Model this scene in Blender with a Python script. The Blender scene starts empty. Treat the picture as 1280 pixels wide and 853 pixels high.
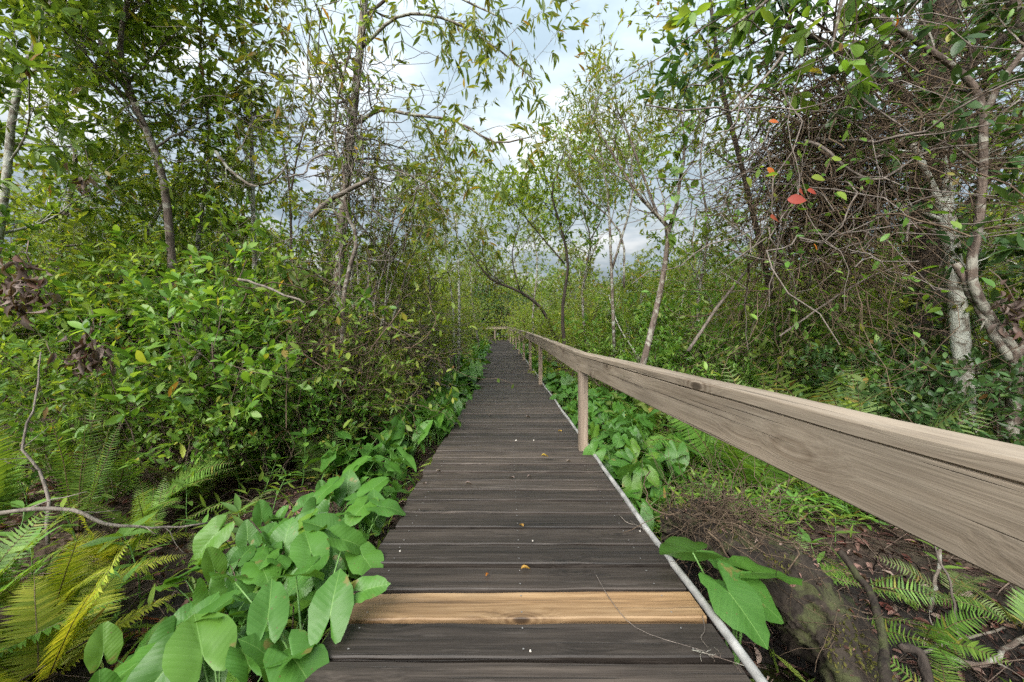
import bpy, math, numpy as np
from mathutils import Vector
R = math.radians
rng = np.random.default_rng(11)
scene = bpy.context.scene
COL = scene.collection
EYE = 1.22          # camera height above the deck
F = 450.0           # focal length in photo pixels
def P(px, py, Y): return np.array([(px-635.0)/F*Y, Y, EYE-(py-420.0)/F*Y])
def deck_pt(px, py, dz=0.0):
    Y = F*EYE/(py-420.0); return np.array([(px-635.0)/F*Y, Y, dz])
def nrm(v):
    v = np.asarray(v, float); n = np.linalg.norm(v, axis=-1, keepdims=True); return v/np.maximum(n, 1e-9)
ONES = 'zeroth first second third fourth fifth sixth seventh eighth ninth tenth eleventh twelfth thirteenth fourteenth fifteenth sixteenth seventeenth eighteenth nineteenth'.split()
TENS = {2: 'twent', 3: 'thirt', 4: 'fort', 5: 'fift', 6: 'sixt', 7: 'sevent', 8: 'eight', 9: 'ninet'}
def ordw(n):
    if n < 20: return ONES[n]
    if n >= 100: return 'hundredth' if n == 100 else 'hundred and ' + ordw(n-100)
    t, u = divmod(n, 10)
    return TENS[t] + ('ieth' if u == 0 else 'y-' + ONES[u])

# ------------------------------------------------------------------ geometry containers
class Geo:
    def __init__(s): s.V = []; s.F = []; s.n = 0
    def add(s, V, faces, mi=0, uv=None):
        V = np.asarray(V, float)
        for f in faces: s.F.append((np.asarray(f, np.int64)+s.n, mi))
        s.V.append((V, uv)); s.n += len(V)
    def mesh(s, name, mats, smooth=True):
        me = bpy.data.meshes.new(name)
        if s.n == 0: return me
        V = np.concatenate([v for v, _ in s.V])
        loops = np.concatenate([f.ravel() for f, _ in s.F])
        tot = np.concatenate([np.full(len(f), f.shape[1]) for f, _ in s.F])
        mi = np.concatenate([np.full(len(f), m) for f, m in s.F])
        me.vertices.add(len(V)); me.vertices.foreach_set('co', V.ravel().astype(np.float32))
        me.loops.add(len(loops)); me.loops.foreach_set('vertex_index', loops.astype(np.int32))
        me.polygons.add(len(tot))
        me.polygons.foreach_set('loop_start', np.concatenate([[0], np.cumsum(tot)[:-1]]).astype(np.int32))
        me.polygons.foreach_set('loop_total', tot.astype(np.int32))
        me.polygons.foreach_set('material_index', mi.astype(np.int32))
        me.polygons.foreach_set('use_smooth', np.full(len(tot), smooth))
        if any(u is not None for _, u in s.V):
            UV = np.concatenate([u if u is not None else np.zeros((len(v), 2)) for v, u in s.V])
            l = me.uv_layers.new(name='UVMap'); l.data.foreach_set('uv', UV[loops].ravel().astype(np.float32))
        for m in mats: me.materials.append(m)
        me.update(calc_edges=True); me.validate()
        return me
    def build(s, name, mats, parent=None, smooth=True, label=None):
        o = bpy.data.objects.new(name, s.mesh(name, mats if isinstance(mats, (list, tuple)) else [mats], smooth))
        COL.objects.link(o)
        if parent: o.parent = parent
        if label: o['label'] = label
        return o
def tag(o, label, cat=None, group=None, kind=None):
    if label: o['label'] = label
    if cat: o['category'] = cat
    if group: o['group'] = group
    if kind: o['kind'] = kind
    return o
def thing(name, label, cat, loc=(0, 0, 0), group=None):
    o = bpy.data.objects.new(name, None); COL.objects.link(o); o.location = loc; o.empty_display_size = .1
    return tag(o, label, cat, group)
def children(o): return [c for c in ALLCH.get(o.name, [])]
ALLCH = {}
def regch(root, *ch): ALLCH.setdefault(root.name, []).extend(ch)
def dup(root, loc, rotz, scale, label, group=None, tilt=(0, 0)):
    r = root.copy(); COL.objects.link(r); r.location = loc; r.rotation_euler = (tilt[0], tilt[1], rotz)
    r.scale = (scale,)*3 if np.isscalar(scale) else scale
    r['label'] = label
    if group: r['group'] = group
    for c in children(root):
        k = c.copy(); COL.objects.link(k); k.parent = r
    return r

# ------------------------------------------------------------------ node helpers
def newmat(name):
    m = bpy.data.materials.new(name); m.use_nodes = True; nt = m.node_tree; nt.nodes.clear()
    return m, nt, nt.nodes, nt.links
def N(nt, typ, **kw):
    n = nt.nodes.new(typ)
    for k, v in kw.items():
        if hasattr(n, k): setattr(n, k, v)
        else: n.inputs[k.replace('_', ' ')].default_value = v
    return n
def ramp(nt, fac, stops, interp='LINEAR'):
    n = nt.nodes.new('ShaderNodeValToRGB'); e = n.color_ramp.elements; n.color_ramp.interpolation = interp
    while len(e) < len(stops): e.new(0.5)
    for k, (p, c) in enumerate(stops):
        e[k].position = p; e[k].color = (*c, 1) if len(c) == 3 else c
    nt.links.new(fac, n.inputs[0]); return n.outputs[0]
def mix(nt, fac, a, b, mode='MIX'):
    n = nt.nodes.new('ShaderNodeMix'); n.data_type = 'RGBA'; n.blend_type = mode
    for s, v in ((n.inputs[0], fac), (n.inputs[6], a), (n.inputs[7], b)):
        if hasattr(v, 'is_output'): nt.links.new(v, s)
        else: s.default_value = v if not isinstance(v, tuple) else (*v, 1)[:4]
    return n.outputs[2]
def mth(nt, op, a, b=None, c=None):
    n = nt.nodes.new('ShaderNodeMath'); n.operation = op
    for i, v in enumerate((a, b, c)):
        if v is None: continue
        if hasattr(v, 'is_output'): nt.links.new(v, n.inputs[i])
        else: n.inputs[i].default_value = v
    return n.outputs[0]
def noise(nt, vec, scale, detail=4, rough=.55, dist=0):
    n = N(nt, 'ShaderNodeTexNoise'); n.inputs['Scale'].default_value = scale; n.inputs['Detail'].default_value = detail
    n.inputs['Roughness'].default_value = rough; n.inputs['Distortion'].default_value = dist
    if vec is not None: nt.links.new(vec, n.inputs['Vector'])
    return n.outputs[0]
def mapping(nt, vec, scale=(1, 1, 1), loc=(0, 0, 0)):
    n = N(nt, 'ShaderNodeMapping'); n.inputs['Scale'].default_value = scale; n.inputs['Location'].default_value = loc
    nt.links.new(vec, n.inputs[0]); return n.outputs[0]
def principled(nt, col, rough=.6, bump=None, bstr=.3, bdist=.01, spec=.5):
    b = N(nt, 'ShaderNodeBsdfPrincipled'); b.inputs['Specular IOR Level'].default_value = spec
    for key, v in (('Base Color', col), ('Roughness', rough)):
        if hasattr(v, 'is_output'): nt.links.new(v, b.inputs[key])
        else: b.inputs[key].default_value = (*v, 1) if isinstance(v, tuple) else v
    if bump is not None:
        bp = N(nt, 'ShaderNodeBump'); bp.inputs['Strength'].default_value = bstr; bp.inputs['Distance'].default_value = bdist
        nt.links.new(bump, bp.inputs['Height']); nt.links.new(bp.outputs[0], b.inputs['Normal'])
    return b
def out(nt, shader):
    o = N(nt, 'ShaderNodeOutputMaterial'); nt.links.new(shader.outputs[0], o.inputs[0])

def leaf_mat(name, cols, rough=.42, trans=.35, spec=.35, spread=.25, old=True):
    m, nt, nodes, L = newmat(name)
    g = N(nt, 'ShaderNodeNewGeometry'); oi = N(nt, 'ShaderNodeObjectInfo')
    n = len(cols)
    c = ramp(nt, g.outputs['Random Per Island'], [(.965*i/max(n-1, 1), k) for i, k in enumerate(cols)]+([(.982, (cols[-1][0]*1.7, cols[-1][1]*1.15, cols[-1][2])), (1, (.20, .12, .04))] if old else []))
    tc = N(nt, 'ShaderNodeTexCoord')
    v = noise(nt, tc.outputs['Object'], 2.2, 2)
    f = mth(nt, 'MULTIPLY_ADD', oi.outputs['Random'], spread, 1-spread/2)
    f = mth(nt, 'MULTIPLY', f, mth(nt, 'MULTIPLY_ADD', v, .7, .65))
    hs = N(nt, 'ShaderNodeHueSaturation'); L.new(c, hs.inputs['Color']); L.new(f, hs.inputs['Value'])
    L.new(mth(nt, 'MULTIPLY_ADD', oi.outputs['Random'], .028, .470), hs.inputs['Hue'])
    b = principled(nt, hs.outputs[0], rough, spec=spec)
    t = N(nt, 'ShaderNodeBsdfTranslucent')
    L.new(mix(nt, 1.0, hs.outputs[0], (1.5, 1.35, .55), 'MULTIPLY'), t.inputs[0])
    ms = N(nt, 'ShaderNodeMixShader'); ms.inputs[0].default_value = min(.52, trans*1.3)
    L.new(b.outputs[0], ms.inputs[1]); L.new(t.outputs[0], ms.inputs[2]); out(nt, ms)
    return m
def arum_mat(name, base, pale):
    m, nt, nodes, L = newmat(name)
    uv = N(nt, 'ShaderNodeTexCoord'); sx = N(nt, 'ShaderNodeSeparateXYZ'); L.new(uv.outputs['UV'], sx.inputs[0])
    x, y = sx.outputs[0], sx.outputs[1]
    ay = mth(nt, 'ABSOLUTE', y)
    mid = mth(nt, 'LESS_THAN', ay, mth(nt, 'MULTIPLY_ADD', x, -.008, .014))
    ph = mth(nt, 'FRACT', mth(nt, 'MULTIPLY', mth(nt, 'MULTIPLY_ADD', ay, -.75, x), 6.5))
    lat = mth(nt, 'LESS_THAN', mth(nt, 'ABSOLUTE', mth(nt, 'SUBTRACT', ph, .5)), .035)
    vein = mth(nt, 'MAXIMUM', mid, mth(nt, 'MULTIPLY', lat, .3))
    g = N(nt, 'ShaderNodeNewGeometry'); oi = N(nt, 'ShaderNodeObjectInfo')
    nz = noise(nt, uv.outputs['Object'], 9, 4)
    c0 = ramp(nt, oi.outputs['Random'], [(0, tuple(k*.72 for k in base)), (.45, base), (.8, (base[0]*1.2, base[1]*1.12, base[2]*.95)), (1, (base[0]*1.7, base[1]*1.2, base[2]*.8))])
    c0 = mix(nt, mth(nt, 'MULTIPLY', nz, .55), c0, tuple(k*.62 for k in base))
    sp = N(nt, 'ShaderNodeTexVoronoi'); sp.inputs['Scale'].default_value = 26; L.new(uv.outputs['Object'], sp.inputs['Vector'])
    spot = mth(nt, 'LESS_THAN', sp.outputs['Distance'], .085)
    c1 = mix(nt, mth(nt, 'MULTIPLY', vein, .6), c0, pale)
    c1 = mix(nt, mth(nt, 'MULTIPLY', spot, .7), c1, (.11, .08, .03))
    ed = noise(nt, uv.outputs['Object'], 13, 3)
    er = mth(nt, 'SQRT', mth(nt, 'ADD', mth(nt, 'MULTIPLY', x, x), mth(nt, 'MULTIPLY', y, y)))
    c1 = mix(nt, mth(nt, 'MULTIPLY', ramp(nt, ed, [(.63, (0, 0, 0)), (.69, (.8, .8, .8))]), mth(nt, 'GREATER_THAN', er, .4)), c1, (.17, .14, .04))
    c2 = mix(nt, mth(nt, 'MULTIPLY', g.outputs['Backfacing'], .45), c1, tuple(min(1, k*1.35+.03) for k in base))
    hgt = mth(nt, 'ADD', mth(nt, 'MULTIPLY', vein, -.5), mth(nt, 'ADD', mth(nt, 'MULTIPLY', nz, .7), mth(nt, 'MULTIPLY', mth(nt, 'ABSOLUTE', mth(nt, 'SUBTRACT', ph, .5)), -.7)))
    b = principled(nt, c2, .45, hgt, .3, .005, .36)
    t = N(nt, 'ShaderNodeBsdfTranslucent'); L.new(mix(nt, 1.0, c2, (1.5, 1.3, .45), 'MULTIPLY'), t.inputs[0])
    ms = N(nt, 'ShaderNodeMixShader'); ms.inputs[0].default_value = .3
    L.new(b.outputs[0], ms.inputs[1]); L.new(t.outputs[0], ms.inputs[2]); out(nt, ms)
    return m
def bark_mat(name, dark, light, lichen=None, lich_amt=.5, scale=1.0):
    m, nt, nodes, L = newmat(name)
    tc = N(nt, 'ShaderNodeTexCoord')
    a = noise(nt, mapping(nt, tc.outputs['Object'], (14*scale, 14*scale, 3*scale)), 1.6, 7, .65, .6)
    c = ramp(nt, a, [(.3, dark), (.68, light)])
    big = noise(nt, tc.outputs['Object'], 5*scale, 4)
    c = mix(nt, ramp(nt, big, [(.35, (0, 0, 0)), (.75, (.5, .5, .5))]), c, tuple(k*.45 for k in dark))
    if lichen:
        l = noise(nt, tc.outputs['Object'], 9*scale, 5, .6, .8)
        c = mix(nt, ramp(nt, l, [(.5-.12*lich_amt, (0, 0, 0)), (.62-.1*lich_amt, (1, 1, 1))]), c, lichen)
    out(nt, principled(nt, c, .85, a, .9, .02, .25))
    return m
def wood_mat(name, axis, stops, knots=.5, rough=.7, streak=30., bstr=.5, spec=.4, var=.25, wear=None, bend=.04, crack=.6):
    m, nt, nodes, L = newmat(name)
    tc = N(nt, 'ShaderNodeTexCoord'); oi = N(nt, 'ShaderNodeObjectInfo')
    ofs = N(nt, 'ShaderNodeVectorMath'); ofs.operation = 'MULTIPLY_ADD'
    L.new(oi.outputs['Random'], ofs.inputs[0]); ofs.inputs[1].default_value = (37, 53, 71); L.new(tc.outputs['Object'], ofs.inputs[2])
    v = ofs.outputs[0]
    sc = [streak]*3; sc[axis] = 1.1
    kn = N(nt, 'ShaderNodeTexVoronoi'); ksc = [5.2]*3; ksc[axis] = 2.1
    kn.inputs['Scale'].default_value = 1.0; L.new(mapping(nt, v, tuple(ksc)), kn.inputs['Vector'])
    kd = kn.outputs['Distance']
    near = ramp(nt, kd, [(.0, (1, 1, 1)), (.42, (0, 0, 0))])
    # grain lines bend round the knots
    wv = N(nt, 'ShaderNodeVectorMath'); wv.operation = 'MULTIPLY_ADD'
    L.new(near, wv.inputs[0]); wv.inputs[1].default_value = tuple(0 if i == axis else bend for i in range(3)); L.new(v, wv.inputs[2])
    g1 = noise(nt, mapping(nt, wv.outputs[0], tuple(sc)), 1.0, 6, .62, .25)
    sc2 = [streak*4]*3; sc2[axis] = 2.5
    g2 = noise(nt, mapping(nt, wv.outputs[0], tuple(sc2)), 1.0, 3, .6)
    big = noise(nt, mapping(nt, v, tuple(1.2 if i == axis else 5 for i in range(3))), 1.0, 4)
    h = mth(nt, 'ADD', mth(nt, 'MULTIPLY', g1, .65), mth(nt, 'MULTIPLY', g2, .35))
    c = ramp(nt, h, stops)
    c = mix(nt, 1.0, c, ramp(nt, big, [(.3, (.62, .62, .62)), (.7, (1.12, 1.1, 1.08))]), 'MULTIPLY')
    if knots:
        kr = ramp(nt, mth(nt, 'FRACT', mth(nt, 'MULTIPLY', kd, 14)), [(.0, (.55, .5, .46)), (.5, (1, 1, 1)), (1, (.6, .55, .5))])
        c = mix(nt, mth(nt, 'MULTIPLY', ramp(nt, kd, [(.16, (1, 1, 1)), (.30, (0, 0, 0))]), knots), c, mix(nt, 1.0, c, kr, 'MULTIPLY'))
        c = mix(nt, mth(nt, 'MULTIPLY', ramp(nt, kd, [(.055, (1, 1, 1)), (.10, (0, 0, 0))]), knots), c, tuple(k*.45 for k in stops[0][1]))
    cr = noise(nt, mapping(nt, v, tuple(.9 if i == axis else 75 for i in range(3)), (1, 9, 4)), 1.0, 2, .5)
    crk = ramp(nt, cr, [(.635, (0, 0, 0)), (.67, (1, 1, 1))])
    c = mix(nt, mth(nt, 'MULTIPLY', crk, crack), c, tuple(k*.35 for k in stops[0][1]))
    h = mth(nt, 'MULTIPLY_ADD', crk, -.8*crack, h)
    if wear:
        w = noise(nt, mapping(nt, v, tuple(2.2 if i == axis else 26 for i in range(3)), (3, 5, 1)), 1.0, 5, .7)
        c = mix(nt, ramp(nt, w, [(.6, (0, 0, 0)), (.76, (.7, .7, .7))]), c, wear)
    ff = mth(nt, 'MULTIPLY_ADD', oi.outputs['Random'], var, 1-var/2)
    hs = N(nt, 'ShaderNodeHueSaturation'); L.new(c, hs.inputs['Color']); L.new(ff, hs.inputs['Value'])
    rr = mth(nt, 'MULTIPLY_ADD', g1, .3, rough-.15)
    out(nt, principled(nt, hs.outputs[0], rr, h, bstr, .006, spec))
    return m
def plain_mat(name, col, rough=.6, var=.3, scale=20, spec=.4, bstr=.2, metallic=0):
    m, nt, nodes, L = newmat(name)
    tc = N(nt, 'ShaderNodeTexCoord'); a = noise(nt, tc.outputs['Object'], scale, 5)
    c = ramp(nt, a, [(.3, tuple(k*(1-var) for k in col)), (.7, tuple(k*(1+var) for k in col))])
    b = principled(nt, c, rough, a, bstr, .005, spec); b.inputs['Metallic'].default_value = metallic; out(nt, b)
    return m

# ------------------------------------------------------------------ materials
M = {}
M['leaf_bush'] = leaf_mat('bush_leaf_green', [(.058, .15, .026), (.09, .215, .036), (.13, .28, .046), (.20, .34, .066)])
M['leaf_dark'] = leaf_mat('dark_leaf_green', [(.035, .085, .03), (.05, .12, .04), (.075, .16, .05)], .38, .28)
M['leaf_olive'] = leaf_mat('olive_leaf', [(.075, .12, .024), (.105, .165, .032), (.15, .20, .036), (.19, .185, .04)], .45, .4)
M['leaf_mid'] = leaf_mat('mid_leaf_green', [(.075, .15, .024), (.12, .22, .034), (.165, .275, .042), (.23, .33, .06)], .45, .4)
M['leaf_far'] = leaf_mat('far_leaf_green', [(.085, .145, .035), (.115, .195, .042), (.16, .25, .06), (.22, .29, .075)], .5, .4)
M['leaf_lime'] = leaf_mat('lime_leaf', [(.13, .23, .035), (.19, .30, .045), (.26, .35, .06)], .45, .42)
M['leaf_seed'] = leaf_mat('seedling_leaf', [(.08, .19, .04), (.11, .25, .05), (.15, .30, .06)], .42, .35)
M['fern_green'] = leaf_mat('fern_green', [(.07, .16, .028), (.11, .24, .04), (.17, .32, .055)], .5, .35)
M['fern_yellow'] = leaf_mat('fern_yellow', [(.14, .22, .025), (.24, .31, .035), (.36, .40, .06)], .5, .35, old=False)
M['fern_pale'] = leaf_mat('fern_pale', [(.12, .20, .07), (.17, .26, .09), (.2, .3, .1)], .5, .35)
M['fern_dead'] = leaf_mat('fern_dead', [(.14, .055, .012), (.22, .09, .02), (.28, .13, .03)], .75, .2, old=False)
M['leaf_dead'] = leaf_mat('dead_leaf_brown', [(.06, .042, .03), (.11, .08, .058), (.20, .165, .14), (.085, .05, .032)], .75, .15, .2, old=False)
M['leaf_red'] = leaf_mat('red_leaf', [(.34, .085, .04), (.38, .12, .05), (.36, .14, .045)], .5, .35, old=False)
M['leaf_orange'] = leaf_mat('orange_leaf', [(.42, .15, .02), (.5, .2, .03)], .5, .35, old=False)
M['leaf_gold'] = leaf_mat('gold_leaf', [(.45, .32, .05), (.55, .4, .08)], .5, .3, old=False)
M['litter'] = leaf_mat('litter_leaf', [(.06, .036, .025), (.12, .075, .05), (.21, .14, .105), (.11, .045, .028), (.30, .24, .19)], .8, .1, .2, old=False)
M['arum'] = arum_mat('arum_blade', (.066, .178, .026), (.17, .31, .075))
M['stalk'] = plain_mat('green_stalk', (.10, .20, .05), .5)
M['fernstem'] = plain_mat('fern_stem', (.10, .07, .03), .6)
M['bark'] = bark_mat('grey_brown_bark', (.075, .058, .045), (.24, .20, .165), (.34, .35, .30), .2)
M['bark_pale'] = bark_mat('pale_lichen_bark', (.10, .085, .065), (.30, .27, .22), (.40, .41, .36), .75)
M['bark_brown'] = bark_mat('brown_bark', (.055, .041, .033), (.18, .138, .112), (.26, .25, .21), .05)
M['bark_dark'] = bark_mat('dark_bark', (.022, .017, .014), (.08, .062, .05), None)
M['twig'] = bark_mat('twig_bark', (.07, .048, .036), (.22, .165, .13), None)
M['vine'] = bark_mat('vine_bark', (.058, .038, .024), (.18, .13, .088), None)
M['vine_grey'] = bark_mat('grey_vine_bark', (.08, .065, .055), (.26, .22, .19), None)
M['deadwood'] = bark_mat('dead_wood', (.085, .07, .058), (.26, .225, .19), None)
M['plank'] = wood_mat('dark_wet_plank', 0, [(.28, (.010, .0076, .006)), (.5, (.038, .0295, .0238)), (.74, (.092, .074, .061))], .8, .6, 26, .7, .36, .75, (.12, .10, .087))
M['plank_new'] = wood_mat('pale_new_plank', 0, [(.30, (.06, .034, .017)), (.47, (.21, .128, .062)), (.7, (.36, .245, .135))], .9, .6, 22, .5, .4, .0, (.16, .12, .085))
M['rail'] = wood_mat('weathered_rail', 1, [(.25, (.125, .093, .064)), (.5, (.235, .192, .147)), (.76, (.34, .29, .23))], 1.0, .8, 22, .9, .3, .12, crack=.65, bend=.055)
M['rail_top'] = wood_mat('bleached_rail_top', 1, [(.30, (.15, .125, .11)), (.48, (.36, .32, .29)), (.7, (.52, .47, .43))], .3, .8, 34, .9, .3, .1)
M['post'] = wood_mat('weathered_post', 2, [(.28, (.12, .088, .062)), (.5, (.24, .188, .143)), (.74, (.34, .28, .225))], .7, .75, 26, .5, .3, .15)
M['pipe'] = plain_mat('grey_conduit', (.24, .235, .225), .6, .55, 9, .4, .4)
M['chip'] = plain_mat('pale_chip', (.38, .35, .31), .8)
M['nail'] = plain_mat('nail_head', (.16, .155, .15), .5)
M['peat_bits'] = leaf_mat('peat_litter', [(.015, .011, .008), (.03, .021, .015), (.055, .036, .025), (.09, .055, .035)], .7, .05, .3, old=False)
M['moss'] = leaf_mat('moss_tuft', [(.05, .06, .015), (.09, .10, .025), (.13, .13, .035)], .8, .2, .2)
M['mould'] = bark_mat('rotten_wood', (.010, .0075, .006), (.052, .04, .03), (.05, .055, .022), .0)
def ground_mat():
    m, nt, nodes, L = newmat('forest_floor')
    tc = N(nt, 'ShaderNodeTexCoord'); v = tc.outputs['Object']
    a = noise(nt, v, 14, 8, .7, .5); b2 = noise(nt, v, 1.3, 4)
    vr = N(nt, 'ShaderNodeTexVoronoi'); vr.inputs['Scale'].default_value = 24; L.new(v, vr.inputs['Vector'])
    c = ramp(nt, a, [(.3, (.022, .015, .011)), (.55, (.075, .05, .036)), (.75, (.17, .125, .095))])
    c = mix(nt, mth(nt, 'MULTIPLY', vr.outputs['Color'], .35), c, (.09, .055, .035))
    c = mix(nt, ramp(nt, b2, [(.5, (0, 0, 0)), (.72, (.45, .45, .45))]), c, (.045, .05, .02))
    sx = N(nt, 'ShaderNodeSeparateXYZ'); L.new(v, sx.inputs[0])
    wet = mth(nt, 'SMOOTH_MIN', 1.0, mth(nt, 'MULTIPLY_ADD', sx.outputs[2], -6.5, -2.1), .1)
    wet = mth(nt, 'MAXIMUM', wet, 0.0)
    c = mix(nt, wet, c, mix(nt, a, (.006, .005, .005), (.03, .024, .02)))
    out(nt, principled(nt, c, .85, mth(nt, 'ADD', a, vr.outputs['Distance']), .9, .03, .3))
    return m
M['ground'] = ground_mat()
mw, nt, _, _ = newmat('swamp_water')
b = principled(nt, (.006, .005, .004), .06, noise(nt, N(nt, 'ShaderNodeTexCoord').outputs['Object'], 30, 3), .06, .01, .5); out(nt, b); M['water'] = mw

# ------------------------------------------------------------------ shapes
def tube(g, pts, rad, sides=6, mi=0, cap=True):
    pts = np.asarray(pts, float); n = len(pts); rad = np.broadcast_to(np.asarray(rad, float), (n,))
    t = np.empty_like(pts); t[1:-1] = pts[2:]-pts[:-2]; t[0] = pts[1]-pts[0]; t[-1] = pts[-1]-pts[-2]; t = nrm(t)
    ref = np.array([1., 0, 0]) if abs(t[:, 0]).mean() < .7 else np.array([0, 1., 0])
    u = nrm(np.cross(t, ref)); w = np.cross(t, u)
    a = np.linspace(0, 2*np.pi, sides, endpoint=False)
    V = pts[:, None]+rad[:, None, None]*(np.cos(a)[None, :, None]*u[:, None]+np.sin(a)[None, :, None]*w[:, None])
    i = np.arange(n-1)[:, None]*sides; j = np.arange(sides)[None]; k = (np.arange(sides)+1) % sides
    q = np.stack([i+j, i+k, i+sides+k, i+sides+j], -1).reshape(-1, 4)
    fs = [q]
    V = V.reshape(-1, 3)
    if cap:
        V = np.concatenate([V, pts[:1], pts[-1:]]); m_ = n*sides; e = (n-1)*sides; jj = np.arange(sides)
        fs.append(np.stack([np.full(sides, m_), k, jj], -1)); fs.append(np.stack([np.full(sides, m_+1), e+jj, e+k], -1))
    g.add(V, fs, mi)
def spline(ctrl, n):
    c = np.asarray(ctrl, float); m = len(c)
    if m == 2: return c[0]+(c[1]-c[0])*np.linspace(0, 1, n)[:, None]
    cc = np.concatenate([[2*c[0]-c[1]], c, [2*c[-1]-c[-2]]]); o = []
    for s in np.linspace(0, m-1, n):
        i = min(int(s), m-2); t = s-i; p0, p1, p2, p3 = cc[i:i+4]
        o.append(.5*((2*p1)+(-p0+p2)*t+(2*p0-5*p1+4*p2-p3)*t*t+(-p0+3*p1-3*p2+p3)*t**3))
    return np.array(o)
def leaf_tmpl(st, fold=.12, droop=.15):
    V = [(0, 0, 0)]; F_ = []
    for x, w in st: V += [(x, w, fold*w*2-droop*x*x), (x, 0, -droop*x*x), (x, -w, fold*w*2-droop*x*x)]
    V.append((1, 0, -droop)); n = len(st); tr = [(0, 2, 1), (0, 3, 2)]; q = []
    for i in range(n-1):
        a = 1+3*i; q += [(a, a+1, a+4, a+3), (a+1, a+2, a+5, a+4)]
    a = 1+3*(n-1); e = len(V)-1; tr += [(a, a+1, e), (a+1, a+2, e)]
    return np.array(V, float), [np.array(tr)]+([np.array(q)] if q else [])
T_OVAL = leaf_tmpl([(.12, .07), (.32, .165), (.6, .205), (.83, .13)], .12, .18)
T_LANCE = leaf_tmpl([(.15, .07), (.4, .125), (.72, .085)], .15, .22)
T_NARROW = leaf_tmpl([(.3, .07), (.65, .06)], .15, .25)
T_MED = leaf_tmpl([(.3, .16), (.68, .15)], .14, .2)
T_FAR = (np.array([(0, 0, 0), (.45, .2, .05), (1, 0, -.1), (.5, -.2, .05)], float), [np.array([(0, 2, 1), (0, 3, 2)])])
T_PINNA = leaf_tmpl([(.06, .066), (.5, .056)], .05, .2)
T_BIG = leaf_tmpl([(.06, .12), (.2, .26), (.42, .33), (.66, .27), (.86, .13)], .1, .2)
T_CURL = leaf_tmpl([(.15, .12), (.4, .2), (.7, .16)], .6, .5)
def leaves(g, tm, pos, d, up, size, mi=0):
    V, Fs = tm; n = len(pos); K = len(V)
    if n == 0: return
    d = nrm(d); s = nrm(np.cross(up, d)); u = np.cross(d, s)
    W = pos[:, None]+size[:, None, None]*(V[None, :, :1]*d[:, None]+V[None, :, 1:2]*s[:, None]+V[None, :, 2:]*u[:, None])
    off = (np.arange(n)*K)[:, None, None]
    g.add(W.reshape(-1, 3), [(f[None]+off).reshape(-1, f.shape[1]) for f in Fs], mi)
def grow(p, d, L, n, wander, trop=0., r=None):
    r = r or rng
    pts = [np.array(p, float)]; d = nrm(np.array(d, float)); w = r.normal(0, wander, (n, 3))
    for i in range(n):
        d = d+w[i]; d[2] += trop/n; d = d/np.linalg.norm(d); pts.append(pts[-1]+d*(L/n))
    return np.array(pts)
def perp_dir(t, ang, az):
    t = nrm(t); r = np.array([0, 0, 1.]) if abs(t[2]) < .9 else np.array([1., 0, 0])
    u = nrm(np.cross(t, r)); w = np.cross(t, u)
    return math.cos(ang)*t+math.sin(ang)*(math.cos(az)*u+math.sin(az)*w)
def ramify(wood, stems, levels, leafs, lg, min_r=.0018):
    """stems: list of (pts, radii). levels: dicts n, s(start,end), ang, len, wander, trop, sides. leafs: dict of leaf settings."""
    cur = stems; LP, LD = [], []
    for li, lv in enumerate(levels):
        nxt = []
        for pts, rad in cur:
            n = len(pts)-1; seglen = np.linalg.norm(pts[1:]-pts[:-1], axis=1).sum()
            cnt = lv['n'] if np.isscalar(lv['n']) else int(rng.integers(lv['n'][0], lv['n'][1]+1))
            az0 = rng.uniform(0, 6.28)
            for k in range(cnt):
                s = lv['s'][0]+(lv['s'][1]-lv['s'][0])*((k+rng.uniform(.1, .9))/cnt)
                f = s*n; i = min(int(f), n-1); p = pts[i]+(pts[i+1]-pts[i])*(f-i)
                t = pts[i+1]-pts[i]
                d = perp_dir(t, R(lv['ang']*rng.uniform(.6, 1.3)), az0+k*2.4+rng.normal(0, .35))
                if 'bias' in lv: d = nrm(d+np.array(lv['bias']))
                Lc = lv['len']*rng.uniform(.6, 1.25)*(1-.45*s if li == 0 and not lv.get('flat') else 1)
                m = lv.get('seg', 5)
                r0 = max(min_r, rad[i]*lv.get('rr', .5))
                q = grow(p, d, Lc, m, lv.get('wander', .14), lv.get('trop', .1))
                qr = np.linspace(r0, max(min_r*.8, r0*.35), m+1)
                tube(wood, q, qr, lv.get('sides', 4), cap=False); nxt.append((q, qr))
        cur = nxt
    if leafs and cur:
        for pts, rad in cur:
            c = leafs['n']; n = len(pts)-1
            c = int(rng.integers(max(1, int(c*.5)), int(c*1.5)+1))
            if rng.random() < leafs.get('bare', 0): continue
            s = np.clip(rng.beta(2.2, 1.0, c), 0, 1) if leafs.get('tip') else rng.uniform(.1, 1, c)
            f = s*n; i = np.minimum(f.astype(int), n-1); p = pts[i]+(pts[i+1]-pts[i])*(f-i)[:, None]
            t = nrm(pts[i+1]-pts[i]); d = t*leafs.get('along', .5)+rng.normal(0, .6, (c, 3)); d[:, 2] += leafs.get('dz', -.1)
            LP.append(p); LD.append(d)
        LP = np.concatenate(LP); LD = np.concatenate(LD); n = len(LP)
        up = np.array([0, 0, 1.])+rng.normal(0, leafs.get('flop', .45), (n, 3))
        sz = leafs['size']*rng.beta(2.2, 1.6, n)*1.5+.012
        leaves(lg, leafs['t'], LP, LD, up, sz)
    return cur

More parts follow.
